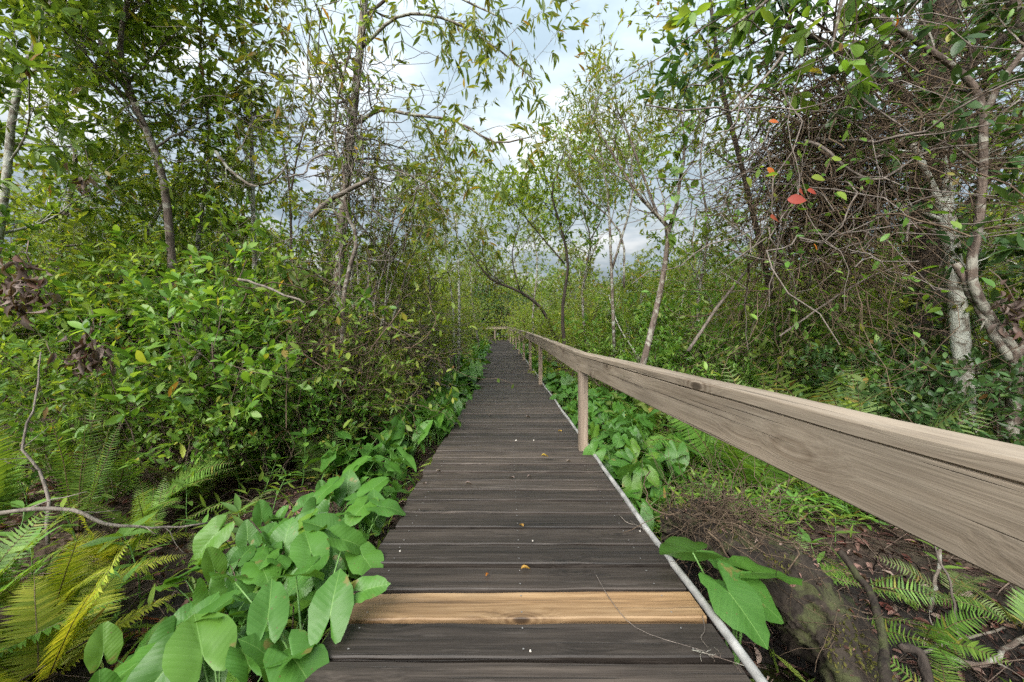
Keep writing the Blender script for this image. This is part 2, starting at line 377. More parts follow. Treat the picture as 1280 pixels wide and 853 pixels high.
# ------------------------------------------------------------------ terrain
def gz(x, y):
    x = np.asarray(x, float); y = np.asarray(y, float)
    z = -.36+.05*np.sin(x*1.7+.6*y)+.04*np.sin(y*1.3-x*.8+1)+.03*np.sin(3.1*x+2.3*y)+.02*np.sin(5.3*x-4.1*y)
    z = z+.1*np.clip((np.abs(x)-3)/5, 0, 2)+.04*np.clip(y-8.5, 0, 22)
    # wet hollow on the right beside the deck, near the camera
    h = np.exp(-((x-1.35)/.55)**2-((y-1.35)/.95)**2); z = z-.5*h
    h2 = np.exp(-((x-2.5)/1.2)**2-((y-1.75)/.8)**2); z = z-.32*h2
    under = np.exp(-((x-.06)/.75)**4); z = z-.22*under*(y < 40)
    return z
xs = np.concatenate([-np.geomspace(400, 9, 26), np.linspace(-8, 8, 130), np.geomspace(9, 400, 26)])
ys = np.concatenate([np.linspace(-30, -1.2, 14), np.linspace(-1, 12, 110), np.geomspace(12.4, 500, 46)])
X, Yg = np.meshgrid(xs, ys); g = Geo()
Z = gz(X, Yg)+rng.normal(0, .012, X.shape)*(np.abs(X) < 9)
nx, ny = len(xs), len(ys); ii = (np.arange(ny-1)[:, None]*nx+np.arange(nx-1)[None]).ravel()
g.add(np.stack([X, Yg, Z], -1).reshape(-1, 3), [np.stack([ii, ii+1, ii+1+nx, ii+nx], -1)])
o = g.build('ground', M['ground']); tag(o, 'dark forest floor of peat and leaf mould under the plants', 'ground', kind='structure')
g = Geo(); g.add([(.6, -1, -.735), (4, -1, -.735), (4, 4, -.735), (.6, 4, -.735)], [np.array([(0, 1, 2, 3)])])
o = g.build('water', M['water']); tag(o, 'still black swamp water in the hollow beside the deck', 'water', kind='structure')

# ------------------------------------------------------------------ boardwalk
def deck_c(Y): return .06-.035*max(0., Y-9.0)-.0016*max(0., Y-18)**2
def deck_z(Y): return .047*max(0., Y-8.5)
def beam(g, a, b, w, h, ch=.006, nseg=1, mi=0, jit=0., up=(0, 0, 1)):
    """rectangular timber from a to b (centre line of its top face), width w, height h, chamfered edges"""
    a = np.array(a, float); b = np.array(b, float); t = nrm(b-a); s = nrm(np.cross(t, np.array(up, float))); u = np.cross(s, t)
    W = w/2
    prof = [(-W+ch, 0), (W-ch, 0), (W, -ch), (W, -h+ch), (W-ch, -h), (-W+ch, -h), (-W, -h+ch), (-W, -ch)]
    V = []; k = len(prof)
    for i in range(nseg+1):
        c = a+(b-a)*i/nseg+u*(rng.normal(0, jit) if jit else 0)
        for (x, z) in prof: V.append(c+s*(x+(rng.normal(0, jit*.7) if jit else 0))+u*z)
    fs = []
    for i in range(nseg):
        for j in range(k): fs.append((i*k+j, (i+1)*k+j, (i+1)*k+(j+1) % k, i*k+(j+1) % k))
    g.add(V, [np.array(fs)], mi)
    e = nseg*k
    g.add(np.array(V[:k]), [np.array([list(range(k))])], mi); g.add(np.array(V[e:]), [np.array([list(range(k))[::-1]])], mi)
walk = thing('boardwalk', 'narrow boardwalk of dark weathered planks with one pale plank, running into the trees', 'boardwalk')
PITCH = .187; n0 = -9
far = Geo(); cnt = 0; nail = Geo()
for k in range(n0, 146):
    y0 = 1.356+PITCH*k; yc = y0+PITCH/2
    if yc > 28.2: break
    w = PITCH-rng.uniform(.020, .030)-(.006 if 3 < yc < 16 else 0); th = R(rng.normal(0, .25)); c = deck_c(yc)
    x0 = c-.805+rng.normal(0, .012); x1 = c+.802+rng.normal(0, .004)
    if 38 < k < 42: x0 -= .05
    z = deck_z(yc)+rng.normal(0, .003); dz = rng.normal(0, .0028)
    ty = math.tan(th)*.8 + (-.028 if yc > 9 else 0)
    g = Geo() if cnt < 99 else far
    beam(g, (x0, yc-ty*(1 if yc <= 9 else .6), z-dz), (x1, yc+ty*(1 if yc <= 9 else .6), z+dz), w, .05, .005, 10, 0, .0012)
    if cnt < 99:
        new = k == 1
        o = g.build('plank', M['plank_new'] if new else M['plank'], walk, False, 'pale yellowish newer plank' if new else None)
    cnt += 1
    if 0 <= k < 50:
        for px_ in (-.62, .06, .72):
            for dy in (-.05, .05): nail.add(np.array([(px_+.004*math.cos(a)+rng.normal(0, .0004), yc+dy+.004*math.sin(a), z+.0035) for a in np.linspace(0, 6.28, 7)[:-1]]), [np.array([[0, 1, 2, 3, 4, 5]])])
o = far.build('plank', M['plank'], walk, False); o['kind'] = 'stuff'
o = nail.build('nail_head', M['nail'], walk, False); o['kind'] = 'stuff'
g = Geo()
for xo in (-.55, .06, .66):
    beam(g, (xo, -.6, -.041), (xo, 8.5, -.041), .045, .19); beam(g, (xo, 8.5, -.041), (xo-.75, 28, deck_z(28)-.041), .045, .19)
g.build('joist', M['plank'], walk, False)
# the deck turns left at its far end
g = Geo(); ye = 27.0; ze = deck_z(28.2)
for i in range(26):
    xx = deck_c(28)-.95-.19*i; beam(g, (xx, ye-.3, ze), (xx, ye+1.5, ze), .178, .038, .005, 2)
g.build('turning_deck', M['plank'], walk, False)

# ------------------------------------------------------------------ handrail
rail = thing('handrail', 'weathered timber handrail on square posts along the right edge of the boardwalk', 'handrail')
def rail_x(Y): return .790+(deck_c(Y)-.06)
RT = [(-.8, 1.036), (3.98, 1.04), (9.0, 1.20), (13.0, 1.37), (17.5, 1.53), (22.5, 1.72), (27.6, 1.92)]
for i in range(len(RT)-1):
    (ya, za), (yb, zb) = RT[i], RT[i+1]; hb = .155 if i == 0 else .185
    ofs = .0 if i == 0 else .002*i
    g = Geo(); xa, xb = rail_x(ya), rail_x(yb)
    beam(g, (xa+.021, ya+.004, za), (xb+.021, yb, zb), .108, .037, .005, 12, 0, .0016)
    o = g.build('cap_rail', M['rail_top'] if 0 else M['rail'], rail, False)
    g = Geo(); beam(g, (xa-.0125+.002*i, ya+.004, za-.0385), (xb-.0125+.002*i, yb, zb-.0385), .038, hb, .004, 14, 0, .0009)
    g.build('face_board', M['rail'], rail, False)
    # weathered bleached top skin: a thin split layer lying on the cap
for yp in (.9-1.7, 3.94, 9.0, 11.6, 14.2, 16.8, 19.5, 22.2, 25, 27.4):
    zt = np.interp(yp, [a for a, _ in RT], [b for _, b in RT]); x = rail_x(yp)
    g = Geo(); zl = zt-.0385-(.155 if yp < 5 else .185)-.002
    beam(g, (x+.012, yp-.045, -.75), (x+.012, yp-.045, zl), .092, .09, .006, 5, 0, .0006, (0, 1, 0))
    beam(g, (x+.036, yp-.045, zl-.01), (x+.036, yp-.045, zt-.042), .044, .086, .004, 1, 0, 0, (0, 1, 0))
    g.build('post', M['post'], rail, False)
g = Geo(); xr = rail_x(27.6); zc = 1.92
beam(g, (xr+.02, 27.62, zc), (xr-4.2, 28.0, zc+.02), .12, .04, .005, 4); g.build('cap_rail', M['rail'], rail, False)
g = Geo(); beam(g, (xr-.03, 27.6, zc-.043), (xr-4.2, 27.98, zc-.023), .038, .15, .005, 4); g.build('face_board', M['rail'], rail, False)
for k in range(1, 5):
    g = Geo(); xx = xr-1.0*k; beam(g, (xx, 27.75+.04*k, .2), (xx, 27.75+.04*k, zc-.045), .09, .09, .005, 2, 0, 0, (0, 1, 0)); g.build('post', M['post'], rail, False)

# ------------------------------------------------------------------ conduit along the deck edge
g = Geo(); yy = np.linspace(-.5, 24, 90)
pp = np.array([(.888+(deck_c(y)-.06)+.008*math.sin(y*1.9)+.004*math.sin(5*y), y, deck_z(y)-.004+.006*math.sin(1.3*y)) for y in yy])
tube(g, pp, .0185, 12)
conduit = g.build('pipe', M['pipe']); tag(conduit, 'pale grey conduit pipe lying along the right edge of the planks', 'pipe')
for y in (2.02, 5.6):
    g = Geo(); x = .888+.008*math.sin(y*1.9); tube(g, [(x, y-.012, -.003), (x, y+.012, -.003)], .0225, 12); g.build('clamp', M['nail'], conduit)
    # the clamp shows as a raised ring
# ------------------------------------------------------------------ arum plants
TH = np.radians([0, 7, 16, 28, 42, 58, 75, 95, 115, 132, 147, 158, 167, 174])
def arum_blade(g, top, az, pitch, L, roll=0., wid=None, mi=0):
    wid = wid or rng.uniform(.82, 1.1)
    rr = np.array([1, .92, .84, .755, .685, .63, .575, .535, .53, .57, .64, .64, .47, .15])*np.concatenate([[1], rng.normal(1, .025, 13)])
    th = np.concatenate([-TH[::-1], TH[1:]]); r = np.concatenate([rr[::-1], rr[1:]])
    n = len(th); rho = np.array([.3, .62, .86, 1.0])
    fold = rng.uniform(.1, .42); dr = rng.uniform(.05, .38); ph = rng.uniform(0, 6.28); wv = rng.uniform(.025, .065)
    V = [(0, 0, 0)]; UV = [(0, 0)]
    for q in rho:
        for t, k in zip(th, r):
            x, y = q*k*math.cos(t), q*k*math.sin(t)*wid
            z = fold*abs(y)*(1-.7*abs(y))-dr*x*abs(x)-.12*y*y+wv*q*q*math.sin(4*t+ph)+wv*.6*q**3*math.sin(9*t+2*ph)-.12*(x < -.2)*(x+.2)**2*4
            V.append((x, y, z)); UV.append((x, y))
    V = np.array(V)*L
    tr = [(0, 1+i, 2+i) for i in range(n-1)]; q4 = []
    for k in range(len(rho)-1):
        for i in range(n-1): q4.append((1+k*n+i, 1+(k+1)*n+i, 1+(k+1)*n+i+1, 1+k*n+i+1))
    ca, sa = math.cos(az), math.sin(az); cp, sp = math.cos(pitch), math.sin(pitch)
    ex = np.array([ca*cp, sa*cp, sp]); ey = np.array([-sa, ca, 0]); ez = np.cross(ex, ey)
    cr, sr = math.cos(roll), math.sin(roll); ey, ez = ey*cr+ez*sr, ez*cr-ey*sr
    W = np.array(top)+V[:, :1]*ex+V[:, 1:2]*ey+V[:, 2:]*ez
    g.add(W, [np.array(tr), np.array(q4)], mi, np.array(UV))
def arum_leaf(base, top, az, pitch, L, roll=0., wid=None):
    g = Geo(); arum_blade(g, top, az, pitch, L, roll, wid)
    b = np.array(base, float); t = np.array(top, float)
    d = t-b; mid = b+d*.55+np.array([-d[0]*.22, -d[1]*.22, .04])
    tube(g, spline([b, mid, t-np.array([0, 0, .004])], 7), np.linspace(.0095, .005, 7)*(L/.26), 6, 1)
    return g
AM = [M['arum'], M['stalk']]
def arum_proto(nl, h, L, spread, face=None):
    root = thing('arum_plant', '', 'plant')
    for i in range(nl):
        a = i*2.4+rng.normal(0, .4); rr = spread*rng.uniform(.45, 1.1)
        hh = h*rng.uniform(.55, 1.12); top = (rr*math.cos(a), rr*math.sin(a), hh)
        az = a+rng.normal(0, .5)
        if face is not None: az = az+(((face-az+math.pi) % (2*math.pi))-math.pi)*rng.uniform(.2, .7)
        pitch = R(rng.uniform(-62, 12)) if rng.random() > .2 else R(rng.uniform(15, 60))
        o = arum_leaf((.03*math.cos(a), .03*math.sin(a), -.04), top, az, pitch, L*rng.uniform(.6, 1.2), rng.normal(0, .3)).build('leaf', AM, root)
        regch(root, o)
    return root
def facing_proto(nl, h, L, spread):
    root = thing('arum_plant', '', 'plant')
    for i in range(nl):
        a = i*2.4+rng.normal(0, .4); rr = spread*rng.uniform(.4, 1.1); top = (rr*math.cos(a), rr*math.sin(a), h*rng.uniform(.5, 1.12))
        if rng.random() < .5: az, pitch = 1.57+rng.normal(0, .5), R(rng.uniform(10, 66))
        else: az, pitch = a+rng.normal(0, .4), R(rng.uniform(-50, 8))
        regch(root, arum_leaf((.03*math.cos(a), .03*math.sin(a), -.04), top, az, pitch, L*rng.uniform(.6, 1.2), rng.normal(0, .3), rng.uniform(.95, 1.15)).build('leaf', AM, root))
    return root
near_p = [facing_proto(int(rng.integers(5, 8)), rng.uniform(.30, .46), .142, .21) for _ in range(4)]
protos = [arum_proto(int(rng.integers(7, 11)), rng.uniform(.34, .46), rng.uniform(.15, .185), .2) for _ in range(7)]
small = []
for k in range(4):       # far clumps: too small in the picture to show single leaves
    g = Geo()
    for i in range(int(rng.integers(6, 10))):
        a = i*2.4+rng.normal(0, .4); rr = .2*rng.uniform(.4, 1.1); top = (rr*math.cos(a), rr*math.sin(a), .45*rng.uniform(.55, 1.1))
        gg = arum_leaf((.03*math.cos(a), .03*math.sin(a), -.04), top, a, R(rng.uniform(-55, 25)), .25*rng.uniform(.7, 1.2), rng.normal(0, .3))
        for (V, uv) in gg.V: pass
        base = g.n
        for (V, uv) in gg.V: g.V.append((V, uv)); g.n += len(V)
        for f, m in gg.F: g.F.append((f+base, m))
    small.append(tag(g.build('arum_plant', AM), '', 'plant'))
used = set()
def place(proto, loc, rz, sc, label, group, tilt=(0, 0)):
    if proto.name not in used:
        used.add(proto.name); proto.location = loc; proto.rotation_euler = (tilt[0], tilt[1], rz); proto.scale = (sc,)*3
        proto['label'] = label
        if group: proto['group'] = group
        return proto
    return dup(proto, loc, rz, sc, label, group, tilt)
# left band
spots = [(-1.05, 1.28), (-1.4, 1.38), (-1.25, 1.5), (-.98, 1.55), (-1.5, 1.75), (-1.0, 1.95), (-1.28, 2.05), (-1.62, 2.2), (-.98, 2.3), (-1.3, 2.5), (-1.62, 2.62), (-1.18, 2.95), (-1.45, 3.1)]
y = 3.25
while y < 9.5:
    for k in range(3 if y < 6 else 2): spots.append((-.92-abs(rng.normal(0, .27))-(.25 if k == 2 else 0), y+rng.uniform(0, .3)))
    y += .36
spots += [(-1.2, 1.75), (-1.68, 2.0), (-1.45, 2.35), (-1.15, 2.2), (-1.42, 1.55), (-1.1, 2.6), (-1.4, 2.75), (-1.75, 2.4), (-1.35, 3.05), (-1.62, 1.62), (-1.3, 1.95), (-1.05, 2.05), (-1.55, 2.15)]
spots.sort(key=lambda s: s[1])
for i, (x, y) in enumerate(spots):
    big = rng.uniform(.86, 1.12)*(1.02 if y < 3 else 1.0)
    place((near_p[i % 4] if y < 3.2 else protos[i % 7]) if y < 9 else small[i % 4], (x, y, float(gz(x, y))), rng.normal(0, .6) if y < 3.2 else rng.uniform(0, 6.28), big,
          'broad arrow-leaved green plant along the left deck edge, %s from the camera' % ordw(i+1), 'arum plants along the left edge of the boardwalk', (rng.normal(0, .07), rng.normal(0, .07)+.12))
nL = len(spots); y = 9.4; sp2 = []
while y < 26:
    for k in range(2): sp2.append((deck_c(y)-.98-abs(rng.normal(0, .3)), y+rng.uniform(0, .4)))
    y += .55
for i, (x, y) in enumerate(sorted(sp2, key=lambda s: s[1])):
    place(small[i % 4], (x, y, deck_z(y)-.33), rng.uniform(0, 6.28), rng.uniform(.9, 1.2), 'distant bright green arum clump on the left deck edge, %s from the camera' % ordw(nL+i+1), 'arum plants along the left edge of the boardwalk')
# right band
spr = [(1.12, 3.15), (1.2, 3.45), (1.5, 3.5), (1.1, 3.75), (1.42, 3.85), (1.8, 3.8)]
y = 4.0
while y < 8.8:
    for k in range(5 if y < 7 else 4): spr.append((1.06+abs(rng.normal(0, .38))+(.35 if k > 1 else 0), y+rng.uniform(0, .35)))
    y += .45
while y < 22:
    spr.append((deck_c(y)+1.0+abs(rng.normal(0, .25)), y)); y += .5
spr.sort(key=lambda s: s[1])
for i, (x, y) in enumerate(spr):
    place(protos[(i+3) % 7] if y < 7.5 else small[i % 4], (x, y, float(gz(x, y)) if y < 8.5 else deck_z(y)-.33), rng.uniform(0, 6.28), rng.uniform(.82, 1.08),
          'broad arrow-leaved green plant behind the handrail, %s from the camera' % ordw(i+1), 'arum plants along the right edge of the boardwalk', (rng.normal(0, .08), rng.normal(0, .08)))
# the single plant whose leaves lean over the conduit, near right
root = thing('arum_plant', 'arum with four large leaves leaning over the pipe beside the pale plank', 'plant', (1.12, 1.78, -.6))
for (px, py, Y, az, pit, L, ro) in ((866, 690, 1.80, 2.2, -28, .20, .75), (945, 716, 1.82, .15, -6, .25, -.2), (912, 742, 1.6, -1.15, -30, .2, .1), (925, 735, 1.72, -.6, -15, .19, .3), (915, 712, 1.9, 1.9, 5, .17, .2)):
    t = P(px, py, Y)-np.array(root.location); arum_leaf((0, 0, 0), t, az, R(pit), L, ro, 1.08).build('leaf', AM, root)
# the leaf standing up against the deck edge on the left, on its own stalk
root = thing('arum_plant', 'arum with one upright arrow leaf standing against the pale plank on the left', 'plant', (-.80, 1.42, -.35))
for (px, py, Y, az, pit, L, ro) in ((413, 768, 1.45, 1.75, 50, .165, 0), (335, 772, 1.45, 2.0, 40, .155, .25), (455, 738, 1.55, .2, 10, .11, .5), (290, 722, 1.6, 2.6, -8, .155, .6), (370, 720, 1.7, 1.2, -20, .17, -.3), (270, 775, 1.45, 2.9, -25, .15, .5), (310, 830, 1.32, 2.4, 20, .13, .3), (360, 825, 1.3, 1.2, -10, .12, -.3), (430, 675, 1.95, .4, -25, .16, .5)):
    t = P(px, py, Y)-np.array(root.location); arum_leaf((0, 0, 0), t, az, R(pit), L, ro).build('leaf', AM, root)

# ------------------------------------------------------------------ ferns
def frond(base, d, L, n, width, droop, mat_i=0, twist=0., curlup=0.):
    g = Geo(); pts = grow(base, d, L, 14, .02, -droop)
    tube(g, pts, np.linspace(.0045, .0012, 15)*(L/.7)**.5, 4, 1)
    f = np.linspace(.12, .985, n); i = np.minimum((f*14).astype(int), 13); p = pts[i]+(pts[i+1]-pts[i])*(f*14-i)[:, None]
    t = nrm(pts[i+1]-pts[i]); side0 = nrm(np.cross(t, np.array([0, 0, 1.])+rng.normal(0, .05, 3)))
    nn = nrm(np.cross(side0, t))
    ct, st = math.cos(twist), math.sin(twist); side = side0*ct+nn*st; nn = nrm(np.cross(side, t))
    prof = np.interp(f, [0, .15, .35, .6, .85, 1], [.35, .8, 1, .92, .5, .12])*width
    for s in (1, -1):
        k = len(p); dd = side*s+t*.32+nn*(.12+curlup)+rng.normal(0, .05, (k, 3))
        leaves(g, T_PINNA, p, dd, nn+rng.normal(0, .12, (k, 3)), prof*rng.uniform(.9, 1.08, k))
    return g
def fern(label, loc, nf, L, width, droop, mat, elev=(35, 75), npin=30, az=None, group=None, parts=True, name='fern'):
    root = thing(name, label, 'fern', loc, group) if parts else None
    G = Geo()
    for i in range(nf):
        a = (i*2.4+rng.normal(0, .3)) if az is None else rng.uniform(*az); e = R(rng.uniform(*elev))
        d = (math.cos(a)*math.cos(e), math.sin(a)*math.cos(e), math.sin(e))
        g = frond((.02*math.cos(a), .02*math.sin(a), 0), d, L*rng.uniform(.65, 1.15), npin, width*rng.uniform(.8, 1.15), droop*rng.uniform(.6, 1.3), 0, rng.normal(0, .35))
        if parts: regch(root, g.build('frond', [mat, M['fernstem']], root))
        else:
            b = G.n
            for v in g.V: G.V.append(v); G.n += len(v[0])
            for f, m in g.F: G.F.append((f+b, m))
    if not parts: root = tag(G.build(name, [mat, M['fernstem']]), label, 'fern', group); root.location = loc
    return root
def on(x, y, dz=0): return (x, y, float(gz(x, y))+dz)
fern('large yellow-green sword fern with arching fronds in the near left corner', on(-2.1, 1.62, .05), 11, .68, .12, 1.0, M['fern_yellow'], (32, 74), 44)
fern('yellow fern spreading low fronds beside the grey fallen branch', on(-2.5, 1.95, .05), 7, .62, .11, 1.1, M['fern_yellow'], (28, 70), 44)
fern('green fern with long fronds behind the large yellow fern', on(-2.5, 1.42, .02), 9, .7, .15, 1.0, M['fern_green'], (25, 65), 44)
fern('tall upright green fern with narrow fronds at the left', on(-3.25, 2.72, 0), 6, 1.15, .085, .25, M['fern_green'], (72, 88), 40)
fern('upright green fern cut by the left edge of the photo', on(-3.72, 2.55, 0), 6, 1.1, .17, .3, M['fern_green'], (68, 86), 34)
fern('bright green fern with fronds leaning towards the path', on(-3.05, 3.0, 0), 8, .95, .15, .8, M['fern_green'], (30, 60), 34, (-.6, 1.2))
fern('yellowing fern at the foot of the upright green fern', on(-2.75, 2.5, 0), 6, .6, .12, .9, M['fern_yellow'], (30, 75), 30)
fern('fresh green fern with upright fronds between the dead stick and the bushes', on(-3.45, 3.15, 0), 7, 1.0, .12, .5, M['fern_green'], (55, 82), 34)
fern('broad fresh green fern beside the near yellow fern at the photo edge', on(-2.75, 1.75, .05), 7, .8, .14, .7, M['fern_green'], (50, 80), 34)
fern('light green fern standing behind the grey fallen branch', on(-2.75, 2.75, 0), 7, .7, .10, .7, M['fern_green'], (45, 78), 30)
fern('small fern with pale green fronds on the litter', on(-2.35, 2.95, 0), 5, .5, .10, 1.0, M['fern_pale'], (35, 70), 26)
fern('dead orange-brown fern collapsed beside the arum leaves', on(-1.88, 2.02, 0), 7, .5, .10, 1.8, M['fern_dead'], (15, 50), 24)
fern('withered rusty fern under the bushes at the left', on(-3.3, 4.0, .1), 6, .6, .12, 1.4, M['fern_dead'], (30, 60), 24)
fern('hanging green fern frond below the handrail', on(2.25, 1.95, .3), 5, .36, .095, .9, M['fern_green'], (30, 70), 20, (-2.6, -.8))
fern('dull green fern with broad pinnae beside the rotten log', on(1.95, 2.05, .25), 5, .32, .085, 1.0, M['fern_green'], (30, 70), 18, (-2.8, -.5))
fern('bright lime fern drooping under the near end of the handrail', on(2.5, 1.75, .45), 5, .6, .06, 1.6, M['fern_green'], (25, 60), 34, (-2.2, -.6))
fern('dark fern at the right edge below the handrail', on(2.85, 2.0, .15), 6, .42, .08, 1.2, M['fern_green'], (30, 65), 26)
for i, (x, y, mt) in enumerate(((2.15, 1.75, 'fern_green'), (2.75, 2.25, 'fern_pale'), (1.95, 2.45, 'fern_green'), (2.3, 2.35, 'fern_green'), (3.5, 2.2, 'fern_green'))):
    fern('small fern in the dark hollow below the handrail, %s from the camera' % ordw([2, 1, 0, 3, 6, 5, 4, 7].index(i)+1 if 0 else i+1), on(x, y, .12), 6, .34, .075, 1.1, M[mt], (30, 70), 20, group='small ferns in the hollow')
fp = [fern('', (0, 0, 0), 8, .95, .2, .9, M['fern_green'], (40, 75), 26, parts=False), fern('', (0, 0, 0), 9, 1.05, .22, .8, M['fern_pale'], (45, 80), 24, parts=False), fern('', (0, 0, 0), 8, .8, .15, .9, M['fern_green'], (45, 80), 24, parts=False)]
rightf = [(2.55, 4.3), (3.1, 4.7), (3.6, 4.2), (2.8, 5.4), (3.4, 5.6), (4.2, 5.0), (2.3, 6.0), (3.0, 6.6), (4.4, 3.6), (3.9, 3.2), (2.5, 3.7), (3.0, 3.9), (3.4, 3.4), (4.9, 4.4)]
for i, (x, y) in enumerate(sorted(rightf, key=lambda s: s[1])):
    place(fp[i % 3], on(x, y), rng.uniform(0, 6), rng.uniform(1.15, 1.5) if 3.3 < y < 5.7 else rng.uniform(.85, 1.1), 'leafy fern in the thicket behind the handrail, %s from the camera' % ordw(i+1), 'ferns behind the handrail')
leftf = [(-3.9, 3.3), (-4.3, 2.9), (-2.7, 3.9), (-3.6, 4.6), (-2.2, 4.6), (-4.8, 3.9), (-2.9, 3.4), (-2.0, 3.9)]
for i, (x, y) in enumerate(sorted(leftf, key=lambda s: s[1])):
    place(fp[(i*2) % 3], on(x, y), rng.uniform(0, 6), rng.uniform(.55, .85), 'low green fern under the left bushes, %s from the camera' % ordw(i+1), 'low ferns under the left bushes')

# ------------------------------------------------------------------ bushes, seedlings, trees
def woody(name, label, cat, stems, levels, leafs, bark, lmat, loc=(0, 0, 0), group=None, sides=8, crown='crown', trunk='trunk', extra=None):
    wood = Geo(); lg = Geo()
    for pts, rad in stems: tube(wood, pts, rad, sides)
    ramify(wood, stems, levels, leafs, lg)
    root = thing(name, label, cat, loc, group)
    a = wood.build(trunk, bark, root); b = lg.build(crown, lmat, root); regch(root, a, b)
    return root
def bush_stems(ns, h, r, spread, wander=.09):
    o = []
    for i in range(ns):
        a = i*2.4+rng.normal(0, .3); e = rng.uniform(.1, 1)*spread
        p = grow((.05*math.cos(a), .05*math.sin(a), -.05), (math.cos(a)*e, math.sin(a)*e, 1), h*rng.uniform(.65, 1.1), 8, wander, .0)
        o.append((p, np.linspace(r, r*.3, 9)))
    return o
LV_BUSH = [dict(n=(7, 10), s=(.38, 1), ang=55, len=.72, trop=.25, seg=4, flat=1), dict(n=(4, 6), s=(.25, 1), ang=50, len=.3, trop=.15, seg=3, sides=3)]
BP, BP2 = [], []
LV_TALL = [dict(n=(11, 14), s=(.3, 1), ang=55, len=.85, trop=.3, seg=5, flat=1), dict(n=(5, 7), s=(.2, 1), ang=50, len=.38, trop=.15, seg=3, sides=3)]
for k, (lm, tm, sz, n_) in enumerate(((M['leaf_bush'], T_OVAL, .10, 10), (M['leaf_bush'], T_LANCE, .10, 11), (M['leaf_dark'], T_OVAL, .10, 10), (M['leaf_mid'], T_MED, .075, 13), (M['leaf_lime'], T_MED, .07, 13))):
    lf_ = dict(t=tm, n=n_, size=sz, along=.6, dz=.1, tip=1, flop=.5)
    BP.append(woody('bush', '', 'bush', bush_stems(6, 2.0, .016, .6, .13), LV_BUSH, lf_, M['twig'], lm, crown='foliage', trunk='stem'))
    BP2.append(woody('bush', '', 'bush', bush_stems(6, 3.1, .02, .5, .12), LV_TALL, lf_, M['twig'], lm, crown='foliage', trunk='stem'))
def bush_of(p, s): return (BP[p], s) if s < 1.22 else (BP2[p], s/1.5)
bl = [(-2.1, 4.15, 0, .55), (-1.95, 5.0, 4, .65), (-2.45, 3.75, 0, .5), (-2.1, 5.7, 0, .8), (-1.85, 6.1, 4, .7), (-3.1, 3.4, 0, .6), (-4.0, 3.3, 1, .7),
 (-2.95, 4.0, 0, 1.05), (-2.35, 4.4, 1, .85), (-3.7, 4.15, 0, 1.1), (-4.5, 3.95, 3, 1.15), (-5.3, 3.5, 3, 1.0), (-5.6, 4.1, 0, 1.1), (-3.9, 4.9, 0, 1.3),
 (-5.2, 4.9, 4, 1.3), (-6.6, 4.4, 3, 1.3), (-2.6, 5.6, 3, 1.0), (-3.6, 5.8, 0, 1.5), (-4.7, 6.0, 3, 1.7), (-6.4, 6.2, 4, 1.6),
 (-2.2, 6.6, 4, 1.0), (-3.0, 7.2, 3, 1.4), (-2.1, 8.2, 4, 1.1), (-2.7, 9.0, 3, 1.6), (-2.9, 10.0, 4, 1.9), (-3.6, 8.0, 4, 1.6), (-5.0, 8.0, 3, 1.9), (-7, 8, 0, 1.9), (-2.3, 10.6, 4, 1.0), (-3.1, 11.4, 3, 1.4), (-2.6, 12.8, 4, 1.7), (-3.2, 14.5, 3, 2.0), (-2.6, 16.5, 3, 1.8), (-3.4, 18.5, 4, 2.1), (-2.9, 21, 3, 2.0), (-2.6, 24, 4, 1.9), (-2.1, 26, 3, 1.5), (-1.75, 22.5, 4, 1.0), (-1.0, 30, 2, 2.0), (-2.4, 29.6, 2, 1.8), (-4.2, 30, 4, 2.1), (-.2, 32.5, 3, 2.6), (-2.6, 33, 0, 2.8), (-5.5, 29.5, 3, 2.0), (-4.5, 11, 3, 1.8), (-5.5, 14, 3, 2.0), (-4.6, 17, 3, 1.8)]
bl = [((x-.55 if y > 5.5 else x-.2 if y > 4 else x), y, p, s) for x, y, p, s in bl if not (y < 29 and x > -1.4)]
for i, (x, y, p, s) in enumerate(sorted(bl, key=lambda s: s[1])):
    pr_, s = bush_of(p, s)
    place(pr_, on(x, y), rng.uniform(0, 6.28), s*rng.uniform(.95, 1.05), '%s bush in the thicket on the left, %s from the camera' % (('large oval-leaved green', 'long-leaved green', 'dark green', 'small-leaved green', 'yellow-green')[p], ordw(i+1)), 'bushes left of the boardwalk', (rng.normal(0, .06), rng.normal(0, .06)))
br = [(4.6, 3.5, 2, .7), (3.9, 3.9, 2, .62), (5.4, 4.0, 2, 1.0), (3.2, 5.0, 1, .72), (4.4, 4.9, 0, .95), (2.7, 6.2, 0, .78), (3.8, 6.2, 1, 1.05), (5.4, 5.8, 3, 1.3), (2.3, 7.2, 1, .8), (3.3, 7.6, 0, 1.15), (4.8, 7.4, 4, 1.3), (6.6, 6.4, 4, 1.5),
 (2.1, 8.6, 3, .8), (3.0, 9.2, 4, 1.1), (4.4, 9.4, 3, 1.5), (6.2, 9, 4, 1.6), (2.0, 10.6, 4, .95), (3.0, 11.6, 3, 1.3), (4.6, 12, 4, 1.7), (1.9, 13, 3, 1.1), (2.8, 14.5, 4, 1.4), (4, 15.5, 3, 1.7), (1.6, 16, 4, 1.2), (2.4, 18.5, 3, 1.5), (1.4, 21, 4, 1.4), (2.6, 23, 3, 1.7), (1.2, 26, 4, 1.5), (.9, 29.5, 2, 1.9), (2.6, 30, 4, 2.2), (1.6, 33, 3, 2.8), (7.6, 4.8, 4, 1.5), (8.5, 7.5, 3, 1.8), (6.2, 2.9, 4, 1.1), (6.6, 1.4, 0, 1.15), (8.2, 2.4, 3, 1.5), (5.6, .6, 1, 1.0), (9.5, 4.2, 4, 1.7), (7.6, .2, 3, 1.3)]
